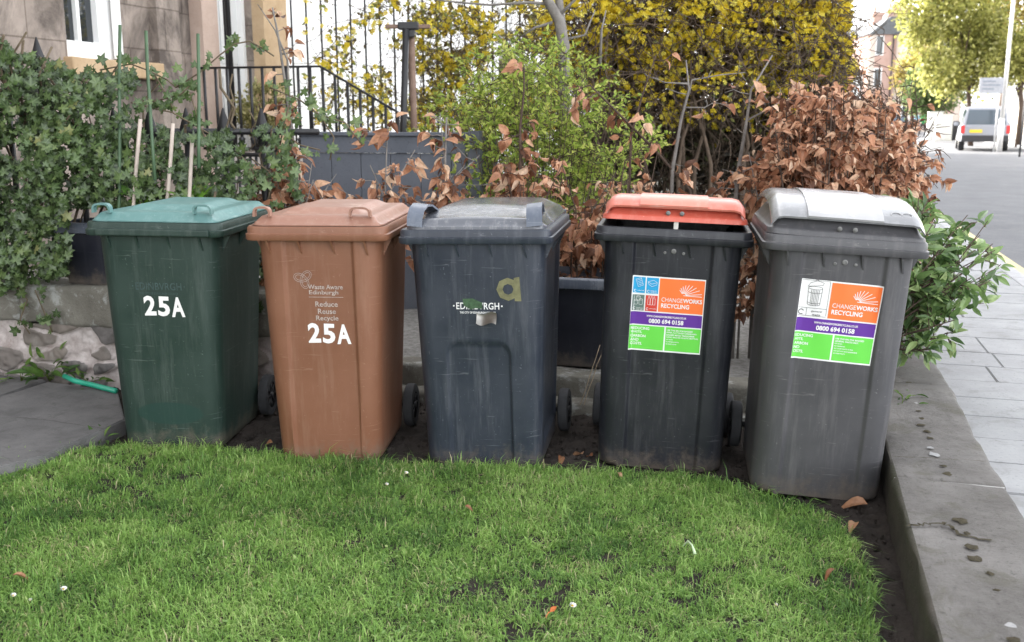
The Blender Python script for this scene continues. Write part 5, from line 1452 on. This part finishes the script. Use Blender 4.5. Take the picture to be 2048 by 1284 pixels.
# ================================================================== BOXES BEHIND THE BINS, SMALL THINGS
M['box_navy'] = plastic('navy_box_plastic', (.014, .016, .026), .45, (.12, .12, .13), .15)
M['box_rim'] = plastic('navy_rim_plastic', (.085, .10, .13), .3, (.3, .31, .33), .3)
def recycling_box(label, loc, rz, w=.56, d=.38, h=.35):
    root = thing('recycling_box', label, 'recycling box', loc, (0, 0, rz), 'dark recycling boxes behind the bins')
    m = MB(); rs = []
    def rr(hw, hd, r, z, n=6):
        P = []
        for cx_, cy_, a0 in ((hw - r, -hd + r, -90), (hw - r, hd - r, 0), (-hw + r, hd - r, 90), (-hw + r, -hd + r, 180)):
            for a in np.linspace(a0, a0 + 90, n): P.append((cx_ + r * math.cos(R(a)), cy_ + r * math.sin(R(a)), z))
        return P
    for z, k_ in ((0, .88), (.01, .89), (h, 1.0)): rs.append(rr(w / 2 * k_, d / 2 * k_, .03, z))
    for z, k_ in ((h, .97), (.02, .87)): rs.append(rr(w / 2 * k_, d / 2 * k_, .03, z))
    m.rings(rs, cap0=True, cap1=True); body = m.build('body', M['box_navy'], root, sharp=45)
    m = MB(); g = .018
    m.rings([rr(w / 2 + o_, d / 2 + o_, .04, z) for o_, z in ((.0, h - .055), (g, h - .05), (g, h - .006), (g - .006, h), (-.006, h + .004), (-.012, h - .05))]); m.build('rim', M['box_rim'], root, sharp=45)
    m = MB(); m.tube(arcpath((-w / 2 - .01, -d / 2 + .06, h - .03), (-w / 2 - .01, d / 2 - .06, h - .03), (-.045, 0, -.02)), .008, 8); m.build('handle', M['box_navy'], root)
    return root
p = aty(1168, 727, 4.98); recycling_box('dark navy recycling box with a pale rim on the kerb between slate and black bins', (p[0] + .06, p[1] + .17, .165), -RD, h=.46)
p = wall_pt(186, 570, -.02); q = np.array(p) + np.array([.10, .02, 0]); recycling_box('dark navy box on the stone coping behind the green bin', (q[0] + .02, q[1] + .0, .552), WANG, .50, .26, .325)
M['hose'] = simple('green_hose', (.02, .30, .19), .35)
hp = [at(128, 752, .12), at(150, 762, .10), at(185, 770, .075), at(232, 782, .07)]
m = MB(); m.tube(hp, .0135, 10); tag(m.build('hose', M['hose']), 'short piece of turquoise green hose lying at the foot of the rubble wall', 'hose')
M['weed'] = leafmat('weed', [(0, (.04, .09, .02)), (.5, (.09, .18, .035)), (1, (.17, .26, .06))], .4)
for u, v, n, rad, lb in ((98, 752, 34, .16, 'leafy green dandelion weed at the foot of the rubble wall'), (180, 768, 12, .10, 'small weed beside the green hose at the wall foot'), (42, 760, 12, .08, 'flat little weed in the paving joint by the wall'), (205, 882, 8, .05, 'tiny weed in the soil by the path edge'), (1808, 800, 12, .09, 'light green weed on the coping beside the grey bin')):
    z = .17 if u > 1000 else (0 if v > 800 else .055)
    tuft('weed', lb, 'weed', at(u, v, z), n, rad, LF_LANCE, (.06, .13) if rad > .1 else (.03, .07), M['weed'], 'weeds along the walls', .5)
M['stalk'] = simple('dry_stalk', (.32, .25, .17), .8)
for a, c, lb in (((1160, 810), (1200, 690), 'dry bent straw leaning on the kerb beside the slate bin'), ((1168, 810), (1207, 700), 'thinner dry straw next to the first, beside the black bin')):
    m = MB(); m.tube(wobble_path(aty(*a, 4.62), aty(*c, 4.7), 5, .03), .0022, 5); tag(m.build('dry_straw', M['stalk']), lb, 'straw')
# daisies
M['petal'] = simple('petal', (.82, .80, .80), .6, var=.04); M['yolk'] = simple('daisy_eye', (.60, .40, .03), .7)
def daisy(u, v, rad, lb, tilt=.2):
    p = at(u, v, .03); root = thing('daisy', lb, 'daisy', (p[0], p[1], .0), (tilt, .1, 0), 'daisies in the lawn')
    n = 16; V = []; F = []
    for i in range(n):
        a = 2 * math.pi * i / n; w = .16
        o = len(V); V += [(rad * .2 * math.cos(a), rad * .2 * math.sin(a), .036), (rad * .8 * math.cos(a - w), rad * .8 * math.sin(a - w), .041), (rad * math.cos(a), rad * math.sin(a), .040), (rad * .8 * math.cos(a + w), rad * .8 * math.sin(a + w), .043)]; F.append([o, o + 1, o + 2, o + 3])
    m = MB(); m.add(V, F); m.build('petals', M['petal'], root, recalc=False)
    m = MB(); m.add(*lump((0, 0, .036), rad * .33, rad * .33, .006, 3), smooth=True); m.build('eye', M['yolk'], root)
    m = MB(); m.tube([(0, 0, -.005), (0, 0, .037)], .001, 5); m.build('stem', M['weed'], root)
for u, v, rd, lb in ((1142, 1213, .012, 'large white daisy low in the middle of the lawn'), (127, 1180, .011, 'white daisy near the left edge showing its yellow eye'), (27, 1193, .009, 'white daisy at the far left edge of the lawn'), (61, 1202, .005, 'tiny white daisy bud at the lower left of the lawn'), (811, 948, .009, 'white daisy in front of the brown bin, right one of the pair'), (772, 971, .008, 'white daisy in front of the brown bin, left one of the pair'), (1548, 1212, .005, 'tiny white daisy bud at the lower right of the lawn')):
    daisy(u, v, rd, lb)
M['dead_leaf'] = leafmat('dead_leaf', [(0, (.16, .06, .025)), (.6, (.34, .16, .08)), (1, (.5, .30, .18))], .2)
fallen = [(1165, 908, .075, 'curled brown leaf on the soil between the slate and black bins'), (1122, 912, .05, 'small brown leaf beside the right wheel of the slate bin'), (1185, 912, .05, 'small brown leaf by the left wheel of the black bin'), (1735, 1008, .09, 'long brown leaf lying under the corner of the grey bin'), (1712, 1045, .06, 'pale curled leaf on the soil by the lawn corner'), (1672, 1138, .05, 'orange brown leaf in the grass at the right'), (25, 1150, .06, 'brown leaf in the grass at the far left'), (108, 900, .04, 'small tan leaf on the edge of the path'), (545, 885, .06, 'brown leaf under the green bin wheel'), (1235, 945, .035, 'pale leaf scrap in front of the black bin'), (930, 1012, .03, 'small dry leaf in the middle of the lawn')]
for u, v, s_, lb in fallen:
    z = .012 if v < 1100 and not (v > 940 and u < 1400) else .035
    p = at(u, v, z); o = leaves('fallen_leaf', LF_BEECH, np.zeros((1, 3)), Matrix.Rotation(random.uniform(0, 6.28), 3, 'Z').to_3x3() @ Matrix.Rotation(.25, 3, 'X') and np.array(Euler((random.uniform(-.2, .3), random.uniform(-.4, .4), random.uniform(0, 6.28))).to_matrix())[None], s_, M['dead_leaf'])
    o.location = p; tag(o, lb, 'leaf', 'fallen leaves on the ground')
M['petal_orange'] = simple('petal_orange', (.75, .22, .08), .6)
p = at(1100, 1224, .035); o = leaves('petal_scrap', LF_OVAL, np.zeros((2, 3)), rand_rot(2), .028, M['petal_orange']); o.location = p; tag(o, 'small orange scrap in the grass beside the large daisy', 'scrap')
M['plastic_scrap'] = simple('pale_green_scrap', (.52, .66, .42), .4)
m = MB(); q = [at(1366, 1092, .04), at(1376, 1082, .055), at(1384, 1090, .06), at(1390, 1108, .04)]
m.tube(q, [.001, .004, .003, .006], 6); tag(m.build('bent_stalk', M['plastic_scrap']), 'bent pale green stalk lying in the grass', 'stalk')

# ================================================================== THE STREET BEYOND
M['car_silver'] = simple('car_silver', (.29, .30, .33), .3, .3, .04, 3)
M['car_dark'] = simple('car_dark', (.02, .022, .028), .25, .2, .1, 3)
M['car_glass'] = glassmat('car_glass', (.035, .055, .075), .08)
M['tail_red'] = simple('tail_red', (.55, .03, .03), .25)
M['plate_yellow'] = simple('plate_yellow', (.72, .52, .03), .4)
M['trim_black'] = simple('trim_black', (.03, .03, .033), .6)
def car(label, loc, rz, body, w=1.9, h=1.86, L=4.7, rear=True, group=None, suv=True):
    root = thing('parked_car', label, 'car', loc, (0, 0, rz), group)
    def sec(y, zb, zt, hw, tw):                        # cross-section at length y
        return [(-hw, y, zb), (-hw - .0, y, zb + .35 * (zt - zb)), (-hw * .98, y, zt * .98), (-tw, y, zt), (tw, y, zt), (hw * .98, y, zt * .98), (hw, y, zb + .35 * (zt - zb)), (hw, y, zb)]
    m = MB(); b0 = .42 if suv else .3; wl = 1.08 if suv else .85
    m.rings([sec(y, b0 + d, z, w / 2 * k_, w / 2 * k_ * .93) for y, d, z, k_ in ((0, .12, wl - .04, .93), (.06, 0, wl, .98), (.5, 0, wl + .02, 1), (2.6, 0, wl, 1), (3.5, 0, wl - .06, 1), (4.4, 0, wl - .16, .96), (L, .1, wl - .30, .88))], cap0=True, cap1=True, smooth=False)
    # cabin
    cab = [(.07, wl - .02, .93, .0), (.24 if suv else .9, h, .76, 0), (2.6, h - .02, .76, 0), (3.5, wl - .04, .9, 0)]
    m.rings([[(-w / 2 * k_, y, z), (w / 2 * k_, y, z), (w / 2 * k_, y + .02, z + .01), (-w / 2 * k_, y + .02, z + .01)] for y, z, k_, q in cab[:1]] + [[(-w / 2 * k_, y, z - .05), (w / 2 * k_, y, z - .05), (w / 2 * k_ * .92, y + .04, z), (-w / 2 * k_ * .92, y + .04, z)] for y, z, k_, q in cab[1:2]], smooth=False) if False else None
    ya, yb = (.05, .22) if suv else (.3, .95)
    V = []
    for y, z, k_ in ((ya, wl - .01, .93), (yb, h - .06, .78), (yb + .10, h, .70), (2.5, h - .02, .70), (2.62, h - .08, .78), (3.45, wl - .03, .92)): V += [(-w / 2 * k_, y, z), (w / 2 * k_, y, z)]
    m.add(V, [[0, 1, 3, 2], [2, 3, 5, 4], [4, 5, 7, 6], [6, 7, 9, 8], [8, 9, 11, 10], [0, 2, 4, 6, 8, 10], [1, 3, 5, 7, 9, 11], [0, 10, 11, 1]])
    m.build('body', body, root)
    def quad(nm, pts, mat, t_=.012):
        q = MB(); pts = [np.array(p, float) for p in pts]; nrm = np.cross(pts[1] - pts[0], pts[2] - pts[0]); nrm /= np.linalg.norm(nrm)
        q.add([p + nrm * .004 for p in pts] + [p + nrm * (.004 + t_) for p in pts], [[0, 1, 2, 3], [4, 5, 6, 7], [0, 1, 5, 4], [1, 2, 6, 5], [2, 3, 7, 6], [3, 0, 4, 7]]); return q.build(nm, mat, root)
    lp_ = lambda a, c, k_: a + (c - a) * k_
    dy = lambda k_: lp_(ya, yb, k_); dz = lambda k_: lp_(wl - .01, h - .06, k_); dw = lambda k_: w / 2 * lp_(.93, .78, k_)
    quad('rear_window', [(-dw(.08) + .1, dy(.08), dz(.08)), (dw(.08) - .1, dy(.08), dz(.08)), (dw(.9) - .08, dy(.9), dz(.9)), (-dw(.9) + .08, dy(.9), dz(.9))], M['car_glass'])
    for sg in (-1, 1):
        pts = [(sg * dw(.12), dy(.12) + .25, dz(.12)), (sg * dw(.12), 3.1, dz(.12)), (sg * dw(.88), 2.5, dz(.88)), (sg * dw(.88), yb + .22, dz(.88))]
        quad('side_window', pts if sg > 0 else pts[::-1], M['car_glass'])
        q = MB(); q.box((sg * (w / 2 * .93 - .01) - .085, -.022, b0 + .33), (sg * (w / 2 * .93 - .01) + .085, .10, wl + .02), bev=.02); q.build('tail_light', M['tail_red'], root)
        for y in (.95, 3.75):
            c = np.array([sg * (w / 2 - .10), y, .36]); q = MB()
            q.rings([[c + np.array([dx, r_ * math.cos(a), r_ * math.sin(a)]) for a in np.linspace(0, 2 * math.pi, 24, endpoint=False)] for r_, dx in ((.22, -.11), (.34, -.12), (.36, -.08), (.36, .08), (.34, .12), (.22, .11))], cap0=True, cap1=True)
            wh = q.build('wheel', M['tyre'], root, sharp=50)
            q = MB(); q.rings([[c + np.array([sg * dx, r_ * math.cos(a), r_ * math.sin(a)]) for a in np.linspace(0, 2 * math.pi, 20, endpoint=False)] for r_, dx in ((.22, .112), (.20, .125), (.05, .118))], cap1=True); q.build('rim', M['steel'], wh)
        q = MB(); q.box((sg * w / 2 + (0 if sg > 0 else -.2), 2.75, wl - .02), (sg * w / 2 + (.2 if sg > 0 else 0), 2.87, wl + .14), bev=.03); q.build('mirror', body, root)
    q = MB(); q.box((-w / 2 * .95, -.09, b0 - .02), (w / 2 * .95, .03, b0 + .26), bev=.03); q.build('bumper', M['trim_black'], root)
    q = MB(); q.box((-.62, -.035, b0 + .37), (-.12, -.012, b0 + .50)) if suv else q.box((-.26, -.035, b0 + .3), (.26, -.012, b0 + .41)); q.build('number_plate', M['plate_yellow'], root)
    return root
cp = aty(1968, 290, 44.); cp[2] = -.08
car('silver estate car parked in the sun at the far kerb under the lamp post', tuple(cp), -R(21.5), M['car_silver'], 1.95, 1.9)
cp2 = aty(1797, 262, 74.); cp2[2] = -.08
car('dark car in the distance at the end of the street', tuple(cp2), -RD + R(6), M['car_dark'], 1.8, 1.5, suv=False)
M['lamp_grey'] = simple('lamp_grey', (.55, .55, .55), .5); M['sign_face'] = simple('sign_face', (.30, .31, .34), .5); M['sign_grey'] = simple('sign_ink', (.18, .2, .24), .5)
lb_ = aty(1999, 292, 41.)
lp = thing('lamp_post', 'tall pale lamp post rising beside the silver car', 'lamp post', (lb_[0], lb_[1], .015))
m = MB(); m.tube([(0, 0, 0), (0, 0, 1.3)], .11, 10); m.tube([(0, 0, 1.3), (0, 0, 9.5)], [.085, .055], 10); m.build('pole', M['lamp_grey'], lp)
m = MB(); m.tube([(0, 0, 9.4), (-.5, 0, 9.75), (-1.3, 0, 9.8)], .04, 8); m.build('arm', M['lamp_grey'], lp)
m = MB(); m.box((-1.9, -.14, 9.72), (-1.25, .14, 9.88), bev=.04); m.build('lamp_head', M['lamp_grey'], lp)
sg_ = aty(1985, 170, 40.5)
sn = thing('road_sign', 'white direction sign board seen in front of the lamp post', 'road sign', tuple(sg_), (0, 0, R(-4)))
m = MB(); m.box((-.50, -.02, -.32), (.42, .02, .28), bev=.01); bd = m.build('board', M['sign_face'], sn)
for i, (z, l0, l1) in enumerate(((.14, -.38, .1), (0, -.38, .3), (-.15, -.38, .05))):
    m = MB(); m.box((l0, -.028, z - .03), (l1, -.0215, z + .03)); m.build('sign_line', M['sign_grey'], bd)
m = MB(); m.tube([(.30, .05, -sg_[2] + .015), (.30, .05, .3)], .04, 8); m.build('post', M['lamp_grey'], sn)
pb = aty(2041, 290, 36.); m = MB(); m.tube([(pb[0], pb[1], .0), (pb[0], pb[1], 2.2)], .035, 8)
tag(m.build('signpost', M['trim_black']), 'thin dark post at the right edge beyond the silver car', 'post')
M['cabinet'] = simple('cabinet_white', (.62, .62, .60), .5)
for u, y, w, h, lb in ((1886, 58., .9, 1.45, 'white roadside utility cabinet, taller one behind the parked car'), (1868, 62., .8, 1.6, 'pale roadside cabinet left of the taller one')):
    p = aty(u, 262, y); root = thing('utility_cabinet', lb, 'cabinet', (p[0], p[1], .015), (0, 0, -RD), 'utility cabinets by the far pavement')
    m = MB(); m.box((-w / 2, -.25, 0), (w / 2, .25, h), bev=.02); m.build('body', M['cabinet'], root)
    m = MB(); m.box((-w / 2 - .03, -.28, h + .001), (w / 2 + .03, .28, h + .06), bev=.015); m.build('cap', M['cabinet'], root)
    m = MB(); m.box((-w / 2 + .05, -.268, .1), (w / 2 - .05, -.2515, h - .08), bev=.004); m.build('door', M['cabinet'], root)
p = aty(1908, 262, 60.); root = thing('litter_bin', 'dark litter bin on the pavement between the cabinet and the silver car', 'litter bin', (p[0], p[1], .015))
m = MB(); m.rings([[(q * math.cos(a), q * math.sin(a), h) for a in np.linspace(0, 2 * math.pi, 16, endpoint=False)] for q, h in ((.24, 0), (.28, .95), (.30, .97), (.30, 1.05), (.2, 1.12))], cap0=True, cap1=True); m.build('body', M['trim_black'], root)
# far wall, hedge-less pavement wall in full sun
M['sun_stone'] = stonemat('sun_stone', (.46, .42, .36), (.60, .56, .50), 1.5, bump=.3)
fw = thing('far_wall', 'pale sunlit stone wall along the far side of the road behind the car', 'wall', (0, 0, 0), (0, 0, -RD))
m = MB(); m.box((13.2, 12, -.1), (13.6, 75, 2.15)); m.build('wall', M['sun_stone'], fw)
m = MB(); m.box((13.1, 12, 2.152), (13.7, 75, 2.28), bev=.02); m.build('coping', M['sun_stone'], fw)
# people far off
SK = simple('skin', (.5, .3, .22), .6)
def person(label, loc, rz, top, legs, hair):
    root = thing('person', label, 'person', loc, (0, 0, rz), 'people on the far pavement')
    J = [(0, 0, .95), (0, .0, 1.15), (0, .02, 1.38), (0, .02, 1.50), (0, .0, 1.60), (0, -.01, 1.70),
         (-.10, 0, .90), (-.11, .16, .50), (-.11, .05, .08), (-.11, -.12, .04), (.10, 0, .90), (.11, -.12, .50), (.11, -.22, .10), (.11, -.36, .05),
         (-.18, .02, 1.40), (-.23, -.06, 1.14), (-.22, -.16, .92), (.18, .02, 1.40), (.23, .08, 1.14), (.22, .06, .90)]
    E_ = [(0, 1), (1, 2), (2, 3), (3, 4), (4, 5), (0, 6), (6, 7), (7, 8), (8, 9), (0, 10), (10, 11), (11, 12), (12, 13), (2, 14), (14, 15), (15, 16), (2, 17), (17, 18), (18, 19)]
    rad = [.14, .13, .14, .055, .085, .09, .09, .065, .045, .04, .09, .065, .045, .04, .065, .045, .035, .065, .045, .035]
    me = bpy.data.meshes.new('body'); me.from_pydata(J, E_, []); o = bpy.data.objects.new('body', me); COL.objects.link(o)
    md = o.modifiers.new('skin', 'SKIN'); sv = me.skin_vertices[0].data
    for i, r_ in enumerate(rad): sv[i].radius = (r_, r_ * (.8 if i < 3 else 1))
    sv[0].use_root = True
    o.modifiers.new('sub', 'SUBSURF').levels = 1
    dg = bpy.context.evaluated_depsgraph_get(); nm = bpy.data.meshes.new_from_object(o.evaluated_get(dg)); bpy.data.objects.remove(o)
    o = bpy.data.objects.new('body', nm); COL.objects.link(o); o.parent = root
    nm.materials.clear()
    for q in (SK, top, legs): nm.materials.append(q)
    for f in nm.polygons:
        z = f.center.z; f.material_index = 0 if z > 1.49 or (abs(f.center.x) > .18 and z < .98) else (1 if z > .93 else 2); f.use_smooth = True
    m = MB(); m.rings([[(q * math.cos(a), -.005 + q * 1.05 * math.sin(a) + .02, 1.70 + h) for a in np.linspace(0, 2 * math.pi, 12, endpoint=False)] for q, h in ((.098, -.03), (.105, .03), (.085, .085), (.03, .112))], cap1=True); m.build('hair', hair, root)
HR = simple('hair_dark', (.04, .03, .025), .7)
p = aty(1845, 262, 68.); person('person in a green top and dark trousers walking on the far pavement', (p[0], p[1], .015), R(200), simple('cloth_green', (.03, .28, .10), .8), simple('cloth_black', (.02, .02, .022), .8), HR)
p = aty(1830, 260, 72.); person('person in a light blue top and tan trousers on the far pavement', (p[0], p[1], .015), R(170), simple('cloth_blue', (.25, .45, .62), .8), simple('cloth_tan', (.35, .24, .17), .8), HR)
# red sandstone tenement in the distance
M['tene_stone'] = stonemat('tene_stone', (.34, .22, .18), (.46, .32, .27), .8, bump=.3)
M['tene_pale'] = stonemat('tene_pale', (.48, .40, .34), (.58, .50, .44), .8, bump=.2)
tb_ = aty(1768, 240, 92.); sc_ = 92 / 2000.
te = thing('tenement', 'tall sandstone tenement with bay window and chimneys far down the street', 'tenement', (tb_[0], tb_[1], -.1), (0, 0, R(-4)))
X0, X1, ZE = -1.7, 6.6, 8.6
m = MB(); m.box((X0, 0, 0), (X1, 14, ZE)); m.build('wall', M['tene_stone'], te)
m = MB(); m.prism([(X0 - .2, ZE), (X1 + .2, ZE), (X1 - 1.5, ZE + 1.5), (X0 + 1.6, ZE + 1.5)], -.2, 14, 1); rf = m.build('roof', M['slate'], te)
for x, w, z0, z1 in ((-.3, .85, ZE - .2, ZE + 1.9), (1.6, 2.0, ZE + .5, ZE + 2.35)):
    m = MB(); m.box((x - w / 2, 3, z0), (x + w / 2, 4.2, z1)); m.box((x - w / 2 - .12, 2.9, z1 + .002), (x + w / 2 + .12, 4.3, z1 + .25))
    for k_ in range(int(w / .45)):
        m.tube([(x - w / 2 + .25 + k_ * .45, 3.6, z1 + .25), (x - w / 2 + .25 + k_ * .45, 3.6, z1 + .85)], .13, 8)
    m.build('chimney', M['tene_stone'], rf)
# bay with its own pointed roof
by = [(.6, -.01), (1.1, -.8), (2.5, -.8), (3.0, -.01)]
m = MB(); m.add([(x, y, 0) for x, y in by] + [(x, y, ZE + .1) for x, y in by], [[0, 1, 5, 4], [1, 2, 6, 5], [2, 3, 7, 6], [4, 5, 6, 7]]); m.build('bay', M['tene_pale'], te)
m = MB(); m.add([(x + (x - 1.8) * .1, y - .1, ZE + .102) for x, y in by] + [(1.8, -.2, ZE + 1.5)], [[0, 1, 4], [1, 2, 4], [2, 3, 4], [3, 0, 4], [0, 3, 2, 1]]); m.build('bay_roof', M['slate'], te)
for z in (1.2, 4.0, 6.8):
    for x0, x1, y0, nm in ((1.2, 1.7, -.8, 0), (1.9, 2.4, -.8, 0), (-1.2, -.5, 0, 0), (4.3, 5.2, 0, 0)):
        m = MB(); m.box((x0, y0 - .03, z), (x1, y0 - .002, z + 1.7)); w_ = m.build('window', M['white_paint'], te)
        m = MB(); m.box((x0 + .08, y0 - .045, z + .08), (x1 - .08, y0 - .031, z + 1.62)); m.build('pane', M['glass'], w_)
for x in (X0 + .25, 6.3, 3.4):
    m = MB(); m.box((x - .22, -.06, 0), (x + .22, -.002, ZE)); m.build('quoin', M['tene_pale'], te)
m = MB(); m.tube([(.3, -.1, 0), (.3, -.1, ZE)], .06, 6); m.build('drainpipe', M['trim_black'], te)
# a paler terrace running back towards us on its left
tl = aty(1718, 240, 86.); fl_ = thing('pale_terrace', 'pale sunlit terrace house left of the far tenement', 'house', (tl[0] - 1.5, tl[1] + 2, -.1), (0, 0, R(-4)))
m = MB(); m.box((-6, 0, 0), (2.2, 12, 4.9)); m.build('wall', M['white_wall'], fl_)
m = MB(); m.prism([(-6.2, 4.9), (2.4, 4.9), (.6, 6.3), (-4, 6.3)], -.2, 12.2, 1); rf = m.build('roof', M['slate'], fl_)
m = MB(); m.box((-.4, 4, 5.6), (.5, 5, 7.3)); m.build('chimney', M['tene_stone'], rf)
for x in (-4.5, -2, .6):
    m = MB(); m.box((x - .5, -.03, 2.6), (x + .5, -.002, 4.2)); w_ = m.build('window', M['white_paint'], fl_)
    m = MB(); m.box((x - .42, -.045, 2.7), (x + .42, -.031, 4.1)); m.build('pane', M['glass'], w_)
# trees over the far wall
M['tree_a'] = leafmat('tree_leaf_olive', [(0, (.10, .12, .03)), (.5, (.34, .34, .09)), (.85, (.55, .53, .18)), (1, (.72, .68, .34))], .55)  # yellows raised so the leaf colour carries the street's warm haze glow
M['tree_b'] = leafmat('tree_leaf_gold', [(0, (.15, .12, .03)), (.5, (.30, .24, .06)), (1, (.48, .40, .13))], .5)
M['tree_c'] = leafmat('tree_leaf_dark', [(0, (.04, .07, .02)), (.5, (.10, .15, .05)), (1, (.22, .27, .10))], .4)
def tree(label, base, lumps, y, mat, n, size, trunk_r=.2, lean=0.):
    root = thing('street_tree', label, 'tree', (base[0], base[1], -.1), group='trees over the far wall'); org = np.array(root.location)
    P = []; rn_ = []; yy0 = y
    LU = [(aty(u, v, y), r_ * y / FPX) for u, v, r_ in lumps]
    cap_ = LU[0][0]
    m = MB(); top = LU[0][0]
    tp = [np.array([base[0], base[1], -.1]), np.array([base[0] + lean * .4, base[1], 1.8]), (np.array([base[0], base[1], 0]) * .5 + top * .5) * [1, 1, 0] + [0, 0, top[2] * .55 + .8], top]
    m.tube([p - org for p in tp], [trunk_r, trunk_r * .8, trunk_r * .6, trunk_r * .25], 8)
    for c, r_ in LU[1:]:
        k_ = rng.uniform(.3, .7); s_ = tp[1] + (tp[2] - tp[1]) * k_
        m.tube([q - org for q in wobble_path(s_, c, 5, .25)], [trunk_r * .45, trunk_r * .35, trunk_r * .25, trunk_r * .18, trunk_r * .1], 6)
    m.build('trunk', M['bark_brown'], root)
    w_ = np.array([r_ ** 2 for c, r_ in LU]); w_ /= w_.sum()
    for i in range(n):
        c, r_ = LU[rng.choice(len(LU), p=w_)]
        d = rng.normal(size=3); d /= np.linalg.norm(d); q = c + d * r_ * rng.uniform(.45, 1.12) * [1, .9, 1]
        P.append(q + rng.normal(0, r_ * .12, 3)); rn_.append(rng.normal(.55, .25))
    P = np.array(P); kp = vnoise(P[:, 0] * 1.3 + P[:, 1], P[:, 2] + P[:, 1] * .5, LU[0][1] * .30, 95) > .44
    P = P[kp] - org
    leaves('crown', cluster(*LF_QUAD, 4, .7, 3), P, rand_rot(len(P)), rng.uniform(*size, len(P)), mat, root, np.array(rn_)[kp])
    return root
Y = 52.
tree('large olive green tree left of the lamp post over the silver car', aty(1945, 250, Y), [(1920, 60, 70), (1880, 40, 55), (1950, 20, 60), (1900, 110, 60), (1860, 90, 40), (1950, 100, 55), (1920, -40, 80), (1870, 140, 40), (1930, 150, 40), (1835, 60, 34), (1815, 20, 26), (1850, -10, 45), (1975, 60, 40), (1985, 120, 34), (1960, 165, 28), (1898, 172, 26)], Y, M['tree_a'], 6000, (.14, .34), .14, -.6)
tree('golden brown tree at the right edge behind the lamp post', aty(2000, 250, 58), [(2030, 40, 60), (2010, -30, 70), (2050, 100, 50), (1985, 60, 45), (2080, 30, 70)], 58., M['tree_b'], 3000, (.16, .30), .25)
tree('bright green tree low at the right edge beside the lamp post', aty(2040, 250, 50), [(2035, 120, 45), (2060, 90, 50), (2010, 130, 32), (2080, 140, 40)], 50., M['tree_a'], 1900, (.16, .28), .16)
tree('small golden tree in front of the far tenement', aty(1822, 250, 70), [(1835, 150, 35), (1815, 140, 25), (1850, 120, 32), (1808, 165, 20), (1840, 190, 30)], 70., M['tree_b'], 1700, (.18, .32), .14)
tree('dark green tree behind the white cabinets', aty(1880, 250, 64), [(1880, 160, 40), (1850, 180, 35), (1905, 180, 35), (1870, 205, 30), (1835, 205, 26)], 64., M['tree_c'], 2200, (.18, .32), .16)
